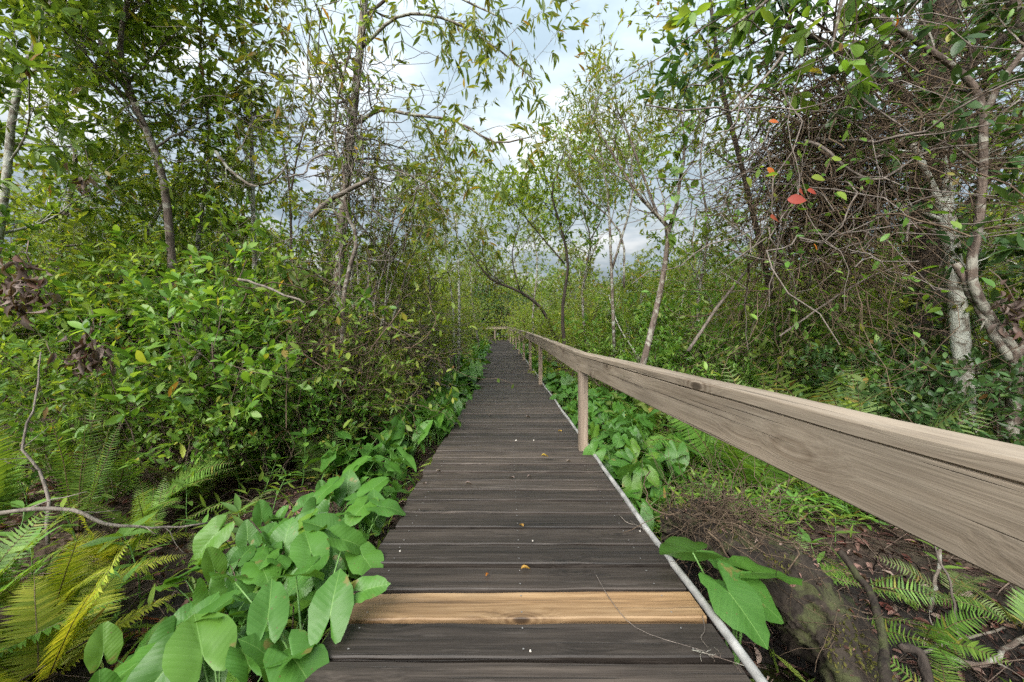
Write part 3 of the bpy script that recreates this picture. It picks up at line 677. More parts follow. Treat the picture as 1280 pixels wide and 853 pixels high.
for i, (x, y, p, s) in enumerate(sorted(br, key=lambda s: s[1])):
    pr_, s = bush_of(p, s)
    place(pr_, on(x, y), rng.uniform(0, 6.28), s*rng.uniform(.95, 1.05), '%s bush behind the handrail on the right, %s from the camera' % (('large oval-leaved green', 'long-leaved green', 'dark green', 'small-leaved green', 'yellow-green')[p], ordw(i+1)), 'bushes right of the boardwalk', (rng.normal(0, .06), rng.normal(0, .06)))
# seedlings
def seedling(h, nl, size, lm):
    g = Geo(); lg = Geo(); st = grow((0, 0, -.02), (rng.normal(0, .15), rng.normal(0, .15), 1), h, 6, .06); tube(g, st, np.linspace(.005, .0025, 7), 5)
    f = np.concatenate([np.linspace(.35, .9, nl//2), np.full(nl-nl//2, 1.0)]); i = np.minimum((f*6).astype(int), 5); p = st[i]+(st[i+1]-st[i])*(f*6-i)[:, None]
    a = np.arange(nl)*2.4; d = np.stack([np.cos(a), np.sin(a), rng.uniform(.1, .9, nl)], -1)
    leaves(lg, T_LANCE if lm is not M['leaf_bush'] else T_OVAL, p, d, np.array([0, 0, 1.])+rng.normal(0, .2, (nl, 3)), size*rng.uniform(.7, 1.2, nl)*1.0)
    root = thing('seedling', '', 'seedling'); regch(root, g.build('stem', M['stalk'], root), lg.build('foliage', lm, root)); return root
SP = [seedling(.4, 12, .16, M['leaf_seed']), seedling(.3, 9, .15, M['leaf_seed']), seedling(.55, 14, .13, M['leaf_bush']), seedling(.3, 10, .12, M['leaf_lime'])]
ss = [(-1.98, 1.28, 0), (-1.78, 1.2, 1), (-2.6, 2.9, 0), (-2.2, 2.6, 1), (-2.05, 3.1, 0), (-2.0, 2.75, 1), (-2.35, 3.35, 2), (-1.85, 3.4, 2), (-2.1, 3.65, 2), (-1.75, 3.85, 2), (-2.5, 3.7, 2), (-1.9, 4.3, 2), (-3.2, 2.3, 0), (-3.4, 2.0, 1), (-2.85, 2.15, 1), (-2.7, 3.2, 3), (-3.5, 3.3, 2), (-1.7, 4.9, 2), (-2.0, 5.3, 2), (-2.3, 2.25, 0), (-1.75, 2.55, 1), (-2.55, 2.4, 3), (-1.95, 2.3, 3), (-2.9, 3.5, 2), (-2.6, 3.5, 0), (-2.2, 3.9, 0), (-3.1, 2.6, 3), (-2.2, 2.0, 1), (-3.6, 2.7, 0), (-4.0, 3.0, 0)]
for i, (x, y, p) in enumerate(sorted(ss, key=lambda s: s[1])):
    place(SP[p], on(x, y), rng.uniform(0, 6), rng.uniform(.85, 1.15), 'young seedling with whorled light green leaves on the left bank, %s from the camera' % ordw(i+1), 'seedlings on the left bank', (rng.normal(0, .1), rng.normal(0, .1)))
ss = [(2.95, 3.25, 3), (1.95, 2.55, 3), (1.75, 2.9, 3), (2.3, 3.0, 1), (2.6, 3.5, 1), (1.45, 1.3, 1), (2.2, 2.5, 1), (3.5, 2.75, 0), (3.2, 2.9, 2), (2.9, 2.4, 1), (2.05, 3.1, 3), (1.85, 3.3, 1), (2.4, 3.25, 2), (2.75, 3.0, 3), (2.1, 2.75, 3), (3.3, 3.3, 1), (2.5, 2.75, 3), (1.65, 2.7, 1), (3.1, 2.6, 2), (1.5, 3.1, 3), (2.9, 3.6, 2), (1.75, 1.15, 1)]
for i, (x, y, p) in enumerate(sorted(ss, key=lambda s: s[1])):
    place(SP[p], on(x, y), rng.uniform(0, 6), rng.uniform(.7, 1.0), 'young leafy seedling on the wet right bank, %s from the camera' % ordw(i+1), 'seedlings on the right bank', (rng.normal(0, .1), rng.normal(0, .1)))

sd_ = seedling(1.0, 13, .13, M['leaf_lime']); sd_.location = on(2.95, 3.25); sd_['label'] = 'yellow-green young plant standing just above the handrail'
# ---- named near trees
def path(pl, Y, n=14, jit=.0):
    """control points in photo pixels at distance Y (or with their own distance)"""
    return spline([P(p[0], p[1], p[2] if len(p) > 2 else Y) for p in pl], n)
LV_TREE = [dict(n=(10, 13), s=(.35, 1), ang=55, len=1.3, trop=.25, seg=6, flat=1, rr=.45), dict(n=(5, 7), s=(.2, 1), ang=45, len=.55, trop=.1, seg=4, sides=3), dict(n=(2, 4), s=(.3, 1), ang=45, len=.26, trop=0, seg=3, sides=3)]
def rad(a, b, n=14): return np.linspace(a, b, n)
def tree(label, stems, lv, lf, bark, lmat, name='tree', group=None): return woody(name, label, 'tree', stems, lv, lf, bark, lmat, group=group)
LF = dict(t=T_MED, n=6, size=.10, along=.6, dz=-.05, tip=1, flop=.5)
def lv(n1, s0, l1, n2, l2, n3, l3, **k):
    a = dict(n=n1, s=(s0, 1), ang=k.get('a1', 55), len=l1, trop=k.get('t1', .25), seg=6, flat=1, rr=.45, wander=k.get('w', .14))
    if 'bias' in k: a['bias'] = k['bias']
    return [a, dict(n=n2, s=(.2, 1), ang=45, len=l2, trop=k.get('t2', .1), seg=4, sides=3, wander=k.get('w', .14)), dict(n=n3, s=(.3, 1), ang=45, len=l3, trop=k.get('t3', 0), seg=3, sides=3)]
tree('leaning grey tree with a dense green crown in the upper left corner', [(path([(230, 500), (215, 330), (203, 220), (168, 130), (120, 40), (80, -60)], 4.6), rad(.05, .025)), (path([(168, 130), (150, 60), (165, -20), (180, -90)], 4.6, 10), rad(.035, .015, 10))],
     lv((15, 17), .45, 1.25, (8, 10), .55, (4, 6), .25), dict(LF, n=7, size=.11), M['bark_brown'], M['leaf_mid'])
tree('tree with a pale trunk at the far left edge of the photo', [(path([(-60, 560), (-20, 400), (5, 250), (20, 120), (60, 20), (80, -60)], 4.0), rad(.045, .02))],
     lv((13, 15), .25, 1.2, (7, 9), .55, (4, 5), .25), dict(LF, n=11, size=.12), M['bark_pale'], M['leaf_bush'])
tree('bushy tree of long leaves filling the left middle', [(path([(60, 520), (80, 400), (75, 300), (95, 200), (70, 120)], 5.2), rad(.05, .02)), (path([(90, 520), (140, 380), (190, 280), (230, 210)], 5.2, 10), rad(.04, .015, 10))],
     lv((13, 15), .25, 1.2, (7, 9), .5, (3, 5), .25), dict(LF, n=8, size=.11, t=T_LANCE), M['bark'], M['leaf_mid'])
tree('slender tree with airy green foliage left of the pale-stemmed tree', [(path([(250, 500), (245, 330), (262, 180), (250, 60), (262, -80)], 5.4), rad(.035, .012))],
     lv((15, 17), .3, .85, (5, 7), .4, (3, 4), .22), dict(LF, n=8, size=.115, t=T_OVAL), M['bark'], M['leaf_mid'])
tree('thin pale-stemmed tree with a leafy top against the sky', [(path([(325, 500), (318, 330), (315, 200), (312, 110), (300, 20), (290, -60)], 5.8), rad(.04, .014))],
     lv((12, 14), .5, .95, (5, 6), .45, (2, 4), .25), dict(LF, n=6, size=.12, t=T_MED), M['bark_pale'], M['leaf_olive'])
tree('bare many-branched sapling against the sky, right of the pale-stemmed tree', [(path([(375, 500), (365, 330), (362, 240), (350, 160), (330, 110)], 6.0), rad(.025, .008)), (path([(362, 250), (375, 180), (395, 120), (415, 60)], 6.0, 10), rad(.016, .006, 10))],
     lv((10, 12), .2, .8, (4, 5), .4, (2, 2), .2, w=.2), dict(LF, n=3, bare=.6, size=.1), M['twig'], M['leaf_olive'])
limb = path([(440, 158, 5), (475, 138, 4.9), (510, 143, 4.8), (570, 152, 4.7), (620, 178, 4.6), (668, 170, 4.6)], 5, 16)
tree('main left tree with a thick vine-covered trunk and long limb arching over the path', [(path([(428, 560), (424, 430), (424, 320), (436, 200), (446, 100), (456, 0), (462, -90)], 5), rad(.075, .045)), (limb, rad(.028, .008, 16)),
     (path([(452, 60, 5), (500, 20, 4.9), (560, 25, 4.8), (620, 60, 4.7), (668, 100, 4.7)], 5, 14), rad(.024, .007)), (path([(456, 20, 5), (520, -20, 4.9), (600, 10, 4.8), (640, 30, 4.7)], 5, 12), rad(.022, .007, 12)),
     (path([(445, 120, 5), (410, 130, 4.9), (385, 90, 4.8), (390, 20, 4.7)], 5, 10), rad(.018, .006, 10)), (path([(436, 200, 5), (480, 210, 4.9), (530, 230, 4.9), (570, 290, 4.9)], 5, 10), rad(.018, .006, 10))],
     [dict(n=(10, 13), s=(.25, 1), ang=55, len=.8, trop=-.15, seg=5, flat=1, rr=.35, wander=.18), dict(n=(4, 6), s=(.2, 1), ang=50, len=.35, trop=-.25, seg=4, sides=3, wander=.2)], dict(t=T_LANCE, n=10, size=.125, along=.5, dz=-.4, tip=1, flop=.6, bare=.08), M['bark'], M['leaf_olive'])
tree('crooked dark stem bending in front of the vine-covered trunk', [(path([(432, 540), (428, 420), (432, 355), (446, 300), (432, 262), (430, 215), (418, 170), (425, 110), (440, 60)], 4.6, 18), rad(.035, .010, 18))],
     lv((7, 9), .4, .6, (3, 4), .3, (2, 3), .2), dict(LF, n=4, size=.11, t=T_LANCE), M['bark_brown'], M['leaf_olive'])
st = []
for k in range(11):
    x = 455+rng.normal(0, 14); tx = np.interp(k, [0, 10], [420, 585])
    st.append((path([(x, 470), (x+(tx-x)*.25, 370), (x+(tx-x)*.62, 270), (tx, 165+rng.uniform(-50, 60))], 6.2+rng.uniform(-.4, .4), 10), rad(.021, .006, 10)))
tree('clump of thin upright stems fanning out beside the main left tree', st, lv((6, 8), .35, .5, (3, 4), .3, (1, 2), .2, a1=35), dict(LF, n=9, size=.09, t=T_LANCE, dz=-.3), M['bark'], M['leaf_olive'])
tree('pair of pale slim trunks on the left beyond the arums', [(path([(573, 462), (574, 380), (572, 300), (566, 230)], 11, 10), rad(.05, .02, 10)), (path([(568, 460), (566, 380), (556, 310), (560, 260)], 11.1, 10), rad(.03, .015, 10))],
     lv((9, 11), .4, 1.3, (4, 5), .7, (2, 4), .35), dict(LF, n=7, size=.11, t=T_FAR), M['bark_pale'], M['leaf_far'])
tree('leafy young tree on the left just short of the pale slim trunks', [(path([(535, 465), (540, 400), (536, 330), (548, 270), (552, 230)], 9.2, 10), rad(.035, .01, 10)), (path([(520, 465), (512, 390), (505, 320), (515, 260)], 9.0, 10), rad(.03, .01, 10))],
     lv((11, 13), .25, 1.0, (6, 7), .5, (3, 4), .25), dict(LF, n=9, size=.09), M['bark'], M['leaf_mid'])
tree('light green tree leaning in from the left near the path end', [(path([(600, 440), (592, 390), (588, 330), (606, 270), (612, 250)], 17, 10), rad(.05, .02, 10))],
     lv((11, 13), .2, 1.3, (6, 8), .6, (3, 4), .35), dict(LF, n=9, size=.14, t=T_FAR), M['bark'], M['leaf_far'])
tree('light green tree standing right of the path end', [(path([(668, 440), (666, 390), (672, 330), (664, 280), (668, 245)], 16, 10), rad(.05, .02, 10))],
     lv((11, 13), .2, 1.2, (6, 8), .6, (3, 4), .35), dict(LF, n=9, size=.14, t=T_FAR), M['bark'], M['leaf_far'])
tree('airy tree with fine leaves between the willow-like tree and the dark-stemmed tree', [(path([(735, 450), (728, 370), (738, 300), (724, 250), (728, 215)], 9.5, 12), rad(.04, .01, 12)), (path([(738, 300), (760, 260), (772, 230), (776, 200)], 9.5, 10), rad(.02, .008, 10))],
     lv((12, 14), .3, 1.15, (6, 7), .5, (3, 4), .28), dict(LF, n=9, size=.095), M['bark'], M['leaf_mid'])
tree('fine-leaved tree right of the slim forked tree', [(path([(880, 460), (872, 380), (885, 290), (875, 200), (890, 120)], 6.8, 12), rad(.035, .01, 12))],
     lv((12, 14), .25, 1.0, (6, 7), .45, (3, 4), .25), dict(LF, n=9, size=.085), M['bark'], M['leaf_mid'])
# right side
tree('slim forked tree leaning behind the handrail, right of the sky gap', [(path([(800, 470), (815, 410), (828, 350), (835, 290), (822, 270), (795, 240), (770, 200), (750, 165)], 5.2, 16), rad(.05, .012, 16)),
     (path([(835, 290), (845, 260), (850, 225), (856, 180), (850, 140)], 5.2, 12), rad(.035, .01, 12)), (path([(822, 270), (795, 195), (782, 160), (768, 130)], 5.2, 12), rad(.022, .008, 12))],
     lv((8, 10), .45, .8, (4, 5), .4, (2, 3), .22, a1=40, t1=.4), dict(LF, n=6, size=.085, t=T_LANCE, dz=-.1), M['bark_brown'], M['leaf_olive'])
tree('tall thin willow-like tree against the white cloud', [(path([(768, 440), (764, 330), (760, 250), (750, 180), (744, 120)], 7.2, 12), rad(.035, .01, 12)), (path([(764, 340), (790, 250), (790, 200), (808, 150)], 7.2, 10), rad(.025, .008, 10)), (path([(780, 360), (775, 290), (720, 230), (710, 170)], 7.2, 10), rad(.025, .008, 10))],
     lv((11, 13), .35, 1.0, (5, 6), .45, (3, 4), .25, a1=35, t1=.5), dict(LF, n=5, size=.095, t=T_LANCE), M['bark'], M['leaf_olive'])
tree('small dark-stemmed tree with leafy clumps at the right of the path end', [(path([(708, 455), (703, 390), (710, 330), (700, 280), (690, 240), (705, 190)], 8.2, 14), rad(.045, .012, 14)), (path([(706, 330), (680, 300), (655, 270), (640, 250)], 8.2, 10), rad(.02, .008, 10))],
     lv((9, 11), .45, .95, (5, 6), .45, (3, 4), .22), dict(LF, n=8, size=.1), M['bark_dark'], M['leaf_mid'])
tree('dark arching trunk bowing over the far end of the path', [(path([(700, 440), (680, 390), (650, 365), (615, 350), (595, 325), (580, 300)], 13, 14), rad(.07, .02, 14)), (path([(650, 365), (640, 320), (650, 280)], 13, 8), rad(.03, .015, 8))],
     lv((9, 11), .35, 1.6, (5, 6), .8, (3, 4), .4), dict(LF, n=7, size=.13, t=T_FAR), M['bark_dark'], M['leaf_far'])
t_ = tree('pale lichen-spotted trunk with a broken top behind the handrail', [(path([(1212, 620), (1208, 520), (1200, 420), (1190, 320), (1180, 250)], 3.6, 14), rad(.078, .06)), (path([(1184, 275), (1165, 235), (1150, 200), (1140, 180)], 3.6, 8), rad(.04, .026, 8)), (path([(1183, 270), (1184, 235), (1182, 195)], 3.62, 6), np.array([.05, .048, .045, .036, .022, .005]))],
     lv((2, 3), .5, .5, (3, 4), .3, (2, 3), .2), dict(LF, n=5, size=.12), M['bark_pale'], M['leaf_dark'])
tree('twisting brown tree forking at the upper right corner', [(path([(1262, 640), (1264, 540), (1270, 450), (1242, 405), (1214, 345), (1226, 260), (1228, 140), (1205, 95), (1150, 55), (1100, 20)], 3.3, 24), rad(.048, .02, 24)), (path([(1228, 150), (1250, 105), (1290, 50), (1320, 0)], 3.3, 8), rad(.028, .018, 8)), (path([(1270, 450), (1300, 400), (1330, 320)], 3.3, 8), rad(.034, .025, 8))],
     lv((6, 8), .55, .8, (4, 5), .4, (2, 3), .25), dict(LF, n=6, size=.13, t=T_OVAL), M['bark_brown'], M['leaf_dark'])
tree('thick dark trunk buried in vines behind the pale trunk', [(path([(1150, 560), (1158, 420), (1162, 250), (1168, 100), (1180, -60)], 4.8, 14), rad(.2, .16)), (path([(1165, 150), (1080, 80), (1000, 40), (930, 10)], 4.6, 10), rad(.06, .02, 10)), (path([(1165, 120), (1240, 60), (1300, 0)], 4.8, 8), rad(.06, .03, 8))],
     lv((11, 13), .4, 1.3, (5, 7), .6, (3, 4), .3), dict(LF, n=6, size=.125, t=T_OVAL), M['bark_dark'], M['leaf_dark'])
tree('leafy tree with broad green leaves hanging in at the top right', [(path([(1040, -160, 3.6), (1010, -60, 3.5), (960, 0, 3.4), (905, 40, 3.3)], 3.5, 10), rad(.03, .008, 10)), (path([(1040, -160, 3.6), (1060, -60, 3.4), (1050, 10, 3.3), (1040, 60, 3.2)], 3.5, 10), rad(.03, .008, 10)), (path([(1300, 500, 3.9), (1330, 200, 3.9), (1200, -120, 3.8), (1040, -160, 3.6)], 3.8, 12), rad(.07, .03, 12))],
     [dict(n=(8, 10), s=(.25, .98), ang=60, len=.4, trop=-.1, seg=4, flat=1, rr=.4), dict(n=(2, 3), s=(.4, 1), ang=50, len=.2, trop=-.1, seg=3, sides=3)], dict(t=T_OVAL, n=7, size=.15, along=.6, dz=-.25, tip=1, flop=.4), M['bark_brown'], M['leaf_bush'])
tree('green tree at the right edge behind the twisting brown tree', [(path([(1300, 560), (1310, 400), (1290, 250), (1300, 100), (1280, -50)], 5.0, 12), rad(.07, .03, 12))],
     lv((12, 14), .2, 1.2, (6, 8), .5, (3, 4), .25), dict(LF, n=8, size=.12), M['bark'], M['leaf_mid'])
tree('dense tree with dark hanging foliage left of the tangle of vines', [(path([(985, 480), (960, 350), (930, 220), (905, 120), (890, 20), (880, -80)], 5.8, 14), rad(.05, .02, 14))],
     lv((12, 14), .35, 1.0, (6, 7), .5, (3, 4), .25), dict(LF, n=7, size=.095), M['bark_dark'], M['leaf_mid'])

# ------------------------------------------------------------------ vine tangles
def tangle(label, c, ext, n, rr, mat, droop=.6, L=(.8, 2.2), vertical=.5, seed=1, nleaf=0, lm=None):
    r = np.random.default_rng(seed); g = Geo(); ends = []
    for i in range(n):
        u = r.normal(0, .5, 3); u = np.clip(u, -1.1, 1.1); p = np.array(c)+u*np.array(ext)
        d = r.normal(0, 1, 3); d[2] = d[2]*.5-vertical*r.choice([1, 1, -.6]); m = int(r.integers(7, 13))
        q = grow(p, d, r.uniform(*L), m, .36, -droop*r.uniform(.1, 1), r)
        a = r.uniform(*rr)*(1 if r.random() > .08 else 2.2); tube(g, q, np.linspace(a, a*.5, m+1), 4 if a > .005 else 3, 0, False); ends.append(q[len(q)//2:])
    o = g.build('vine_tangle', mat)
    if nleaf:
        e = np.concatenate(ends); lg = Geo(); e = e[r.integers(0, len(e), nleaf)]; leaves(lg, T_OVAL, e, r.normal(0, 1, (nleaf, 3))+np.array([0, -.2, -.4]), np.array([0, -.3, 1])+r.normal(0, .5, (nleaf, 3)), r.uniform(.04, .12, nleaf)); lg.build('foliage', M[lm], o)
    return tag(o, label, 'vines', 'tangles of woody vines')
tangle('large dark tangle of woody vines hanging from the trees at upper right', P(1035, 215, 4.1), (.78, .5, 1.3), 1500, (.0022, .006), M['vine'], .9, (.7, 2.0), .7, 3, 1700, 'leaf_bush')
tangle('grey looping vines in front of the large dark tangle', P(1030, 190, 3.6), (1.0, .3, 1.3), 90, (.004, .009), M['vine_grey'], .7, (1.0, 2.4), .6, 5)
tangle('fine brown vine tangle at the right around the pale trunk', P(1190, 150, 4.2), (.9, .5, 1.5), 520, (.002, .006), M['vine'], .8, (.6, 1.8), .7, 9, 700, 'leaf_bush')
tangle('low brown thicket of dead stems behind the handrail', P(1010, 420, 4.6), (1.1, .5, .6), 150, (.002, .005), M['vine'], .2, (.5, 1.5), .0, 12, 1300, 'leaf_far')
tangle('brown thicket of dead stems and small leaves at the foot of the main left tree', P(425, 450, 4.5), (.75, .45, .95), 400, (.0018, .005), M['vine'], .1, (.6, 1.9), .5, 15, 1500, 'leaf_mid')
tangle('brown thicket of fine dead stems under the left bushes', P(300, 490, 3.9), (1.0, .4, .45), 240, (.0016, .004), M['vine'], .2, (.4, 1.3), .3, 16)
tangle('loose thin vines strung between the left tree tops', P(350, 170, 5.2), (1.6, .5, 1.2), 110, (.002, .006), M['vine_grey'], .5, (.8, 2.2), .3, 19, 500, 'leaf_olive')
tangle('woody vines climbing the trunk of the main left tree', P(440, 180, 4.85), (.28, .22, 1.8), 170, (.003, .007), M['vine_grey'], .2, (.8, 2.2), .9, 23)
tangle('thin grey stems tangled on the left beyond the main tree', P(505, 420, 7.0), (.7, .7, 1.0), 240, (.002, .006), M['vine_grey'], .1, (.6, 1.8), .4, 27, 900, 'leaf_far')
tangle('tangle of dry reddish vine roots on the peat beside the pipe', P(905, 640, 2.35), (.32, .22, .035), 210, (.0015, .0035), M['vine'], .2, (.3, .8), 0, 31)

# hanging vine with coloured leaves
root = thing('leafy_vine', 'hanging vine with red and orange leaves in front of the dark tangle', 'vine')
g = Geo(); q = spline([P(1010, 60, 3.4), P(985, 150, 3.35), P(1000, 230, 3.3), P(975, 275, 3.25), P(960, 300, 3.25)], 16); tube(g, q, .004, 5)
q2 = spline([P(985, 150, 3.35), P(960, 180, 3.3), P(965, 215, 3.3)], 8); tube(g, q2, .003, 4); g.build('stem', M['vine_grey'], root)
for mt, pts in (('leaf_red', [(1006, 240, .13), (991, 250, .15), (970, 272, .15), (1016, 238, .10)]), ('leaf_orange', [(966, 210, .1), (968, 152, .08), (1128, 18, .12), (1024, 305, .09)]), ('leaf_lime', [(1021, 222, .12), (1046, 200, .1), (1053, 240, .11), (940, 222, .1)])):
    for px, py, s in pts:
        g = Geo(); d = rng.normal(0, .5, 3); d[2] -= .3; leaves(g, T_BIG, P(px, py, 3.2)[None]-np.array([.05, 0, 0]), (np.array([.8, .1, -.3])+rng.normal(0, .35, 3))[None], np.array([[.1, -1, .5]])+rng.normal(0, .2, (1, 3)), np.array([s])); g.build('leaf', M[mt], root)
# climbing vine with large fresh leaves on the forked tree
root = thing('leafy_vine', 'climbing vine with large fresh green leaves on the slim forked tree', 'vine')
g = Geo(); q = spline([P(838, 300, 5.12), P(846, 250, 5.1), P(842, 210, 5.1), P(848, 160, 5.1)], 12); tube(g, q, .006, 4); g.build('stem', M['stalk'], root)
g = Geo(); n = 46; p = q[rng.integers(0, 12, n)]+rng.normal(0, .08, (n, 3)); leaves(g, T_BIG, p, rng.normal(0, 1, (n, 3))+np.array([0, -.3, -.6]), np.array([0, -.6, 1])+rng.normal(0, .3, (n, 3)), rng.uniform(.1, .19, n)); g.build('foliage', M['leaf_seed'], root)
root = thing('leafy_vine', 'leafy creeper climbing the thick trunk of the main left tree', 'vine')
q = path([(428, 470), (424, 400), (424, 320), (436, 200), (446, 100), (456, 0), (462, -70)], 4.88, 30); g = Geo(); tube(g, q+np.array([.03, -.03, 0]), .008, 5); tube(g, q+np.stack([.08*np.sin(np.arange(30)*.7), -.07*np.cos(np.arange(30)*.7), np.zeros(30)], -1), .007, 5); g.build('stem', M['vine_grey'], root)
g = Geo(); n = 420; p = q[rng.integers(0, 30, n)]+rng.normal(0, .11, (n, 3))*np.array([1.2, 1, 2]); leaves(g, T_OVAL, p, rng.normal(0, 1, (n, 3))+np.array([0, -.5, -.4]), np.array([0, -.6, 1])+rng.normal(0, .4, (n, 3)), rng.uniform(.06, .13, n)); g.build('foliage', M['leaf_mid'], root)
# clusters of dead leaves hung up in the bushes
for lab, px, py, Y, sp, n in (('large cluster of withered brown leaves hanging at the left edge', 30, 355, 2.7, (.16, .1, .2), 110), ('cluster of withered brown leaves above the upright fern', 112, 440, 2.9, (.15, .1, .14), 80), ('small reddish clump of dead leaves against the sky at the left', 308, 135, 5.6, (.16, .1, .2), 36), ('hanging dark red dead leaves at the right edge', 1270, 385, 3.1, (.14, .1, .2), 70), ('tuft of dry tan leaves high in the left foliage', 105, 225, 3.6, (.06, .06, .12), 20)):
    root = thing('dead_leaf_cluster', lab, 'dead leaves', group='clusters of dead leaves'); c = P(px, py, Y)
    g = Geo(); p = c+rng.normal(0, .55, (n, 3))*np.array(sp); leaves(g, T_CURL, p, rng.normal(0, .5, (n, 3))+np.array([0, 0, -1.]), rng.normal(0, 1, (n, 3)), rng.uniform(.05, .11, n)); g.build('foliage', M['leaf_dead'], root)
    g = Geo(); tube(g, grow(c+np.array([-.1, .1, .35]), (.3, -.2, -1), .6, 6, .15), .004, 4); g.build('twig', M['twig'], root)
# branches lying or sticking out
def branch(label, ctrl, r0, r1, mat, side=3, n=14, name='branch'):
    g = Geo(); q = spline(ctrl, n); q = q+rng.normal(0, .004, q.shape); rr = np.linspace(r0, r1, n)*rng.uniform(.88, 1.12, n); tube(g, q, rr, 8)
    for k in range(side):
        i = int(rng.integers(3, n-2)); t = q[i+1]-q[i]; s = grow(q[i], perp_dir(t, R(50), rng.uniform(0, 6)), rng.uniform(.12, .3), 5, .15); tube(g, s, np.linspace(rr[i]*.45, .0015, 6), 5)
    return tag(g.build(name, mat), label, 'branch')
branch('grey fallen branch lying over the yellow ferns at the left', [P(-20, 646, 2.0), P(40, 637, 2.05), P(90, 637, 2.1), P(135, 655, 2.15), P(200, 660, 2.3), P(260, 655, 2.45)], .013, .006, M['deadwood'], 4, 18)
branch('thin crooked dead stick standing among the left ferns', [P(60, 680, 2.3), P(55, 600, 2.4), P(28, 555, 2.4), P(45, 500, 2.5), P(50, 440, 2.6)], .010, .004, M['deadwood'], 3)
branch('short leaning trunk coming out of the left thicket', [P(200, 530, 3.5), P(215, 500, 3.5), P(235, 465, 3.45), P(250, 440, 3.4)], .034, .026, M['bark'], 0)
branch('bare pale stick poking out of the green bush at the left', [P(300, 350, 2.6), P(330, 358, 2.55), P(355, 368, 2.5), P(382, 379, 2.45)], .009, .007, M['deadwood'], 0, 10)
branch('broken bare limb slanting across the main left trunk', [P(388, 272, 4.5), P(410, 252, 4.45), P(436, 238, 4.4), P(462, 224, 4.35)], .032, .024, M['deadwood'], 0, 10)
branch('curved dark branch hanging against the sky at the left', [P(270, 190, 4.8), P(285, 210, 4.8), P(315, 232, 4.75), P(345, 224, 4.75), P(362, 200, 4.8)], .022, .008, M['bark'], 3)
branch('bare slanting branch crossing the thicket behind the handrail', [P(860, 440, 4.6), P(900, 380, 4.6), P(950, 320, 4.5), P(1010, 270, 4.4), P(1085, 210, 4.3)], .022, .010, M['vine_grey'], 4)
branch('long thin bare branch rising from the thicket to the pale trunk', [P(975, 420, 4.0), P(1040, 375, 3.9), P(1090, 345, 3.8), P(1150, 325, 3.7)], .012, .007, M['vine_grey'], 3)
branch('pale bent stem beside the pale lichen-spotted trunk', [P(1195, 330, 3.35), P(1215, 370, 3.35), P(1240, 415, 3.3), P(1262, 450, 3.25)], .026, .03, M['bark_brown'], 1)
branch('dead stick lying in the hollow at the lower right', [P(1150, 815, 2.0), P(1195, 800, 2.05), P(1240, 790, 2.1), P(1300, 770, 2.15)], .008, .006, M['deadwood'], 2)
branch('brown forked branch lying in the lower right corner', [P(1180, 820, 1.95), P(1225, 832, 1.95), P(1260, 810, 2.0), P(1300, 790, 2.05)], .014, .010, M['bark_brown'], 2)
branch('thin upright stem rising from the hollow under the handrail', [P(1195, 810, 2.1), P(1192, 750, 2.1), P(1175, 700, 2.1), P(1160, 670, 2.1)], .007, .005, M['vine_grey'], 1)
branch('mottled upright root in the hollow under the handrail', [P(1163, 765, 2.2), P(1168, 740, 2.2), P(1172, 710, 2.2), P(1176, 670, 2.2)], .011, .008, M['bark'], 0)
# rotten log and roots by the hollow
from mathutils import noise as mnoise
g = Geo(); n, s = 150, 64; q = spline([P(832, 622, 2.6), P(900, 642, 2.35), P(985, 695, 2.05), P(1055, 765, 1.8), P(1110, 880, 1.52)], n)
rr = np.interp(np.linspace(0, 1, n), [0, .15, .5, .85, 1], [.10, .18, .20, .13, .07])
a = np.linspace(0, 2*np.pi, s, endpoint=False); V = []
for i in range(n):
    t = nrm(q[min(i+1, n-1)]-q[max(i-1, 0)]); sd = nrm(np.cross(t, [0, 0, 1.])); u = np.cross(sd, t); l = i/n*1.9
    for b_ in a:
        cx_, cy_ = math.cos(b_), math.sin(b_)
        big = mnoise.noise(Vector((cx_*1.3, cy_*1.3, l*2.2)))*.62
        ridge = (1-abs(mnoise.noise(Vector((cx_*5, cy_*5, l*2.5+7)))))**3*.20
        fine = mnoise.fractal(Vector((cx_*5, cy_*5, l*22)), 1.0, 2.0, 5)*.085
        hole = -.35*max(0, mnoise.noise(Vector((cx_*2.3+9, cy_*2.3, l*5)))-.22)
        k = rr[i]*(.92+big+ridge+fine+hole); V.append(q[i]+np.array([0, 0, -.17])+k*(cx_*sd*1.15+cy_*u*(.78 if cy_ > 0 else 1.1)))
F_ = [(i*s+j, i*s+(j+1) % s, (i+1)*s+(j+1) % s, (i+1)*s+j) for i in range(n-1) for j in range(s)]
LOGV = np.array(V)
g.add(np.array(V), [np.array(F_)]); g.add(np.array(V[:s]), [np.array([list(range(s))])]); g.add(np.array(V[-s:]), [np.array([list(range(s))])])
o = g.build('rotten_log', M['mould']); tag(o, 'dark rotten mossy log lying beside the pipe at the lower right', 'log')
r = np.random.default_rng(4); top = LOGV[np.array([i*64+j for i in range(150) for j in range(8, 26)])]; nn = 110; lp = top[r.integers(0, len(top), nn)]+np.array([0, 0, .008])
g = Geo(); leaves(g, T_CURL, lp, np.stack([r.normal(0, 1, nn), r.normal(0, 1, nn), r.normal(0, .3, nn)], -1), np.array([0, 0, 1.])+r.normal(0, .5, (nn, 3)), r.uniform(.012, .04, nn)); g.build('leaf_debris', M['litter'], o)['kind'] = 'stuff'
nn = 1500; lp = top[r.integers(0, len(top), nn)]; k = np.array([mnoise.noise(Vector(p)*4) > .12 for p in lp]); lp = lp[k]; nn = len(lp)
g = Geo(); leaves(g, T_FAR, lp, r.normal(0, .7, (nn, 3))+np.array([0, 0, .8]), r.normal(0, 1, (nn, 3)), r.uniform(.012, .032, nn)); g.build('moss', M['moss'], o)['kind'] = 'stuff'
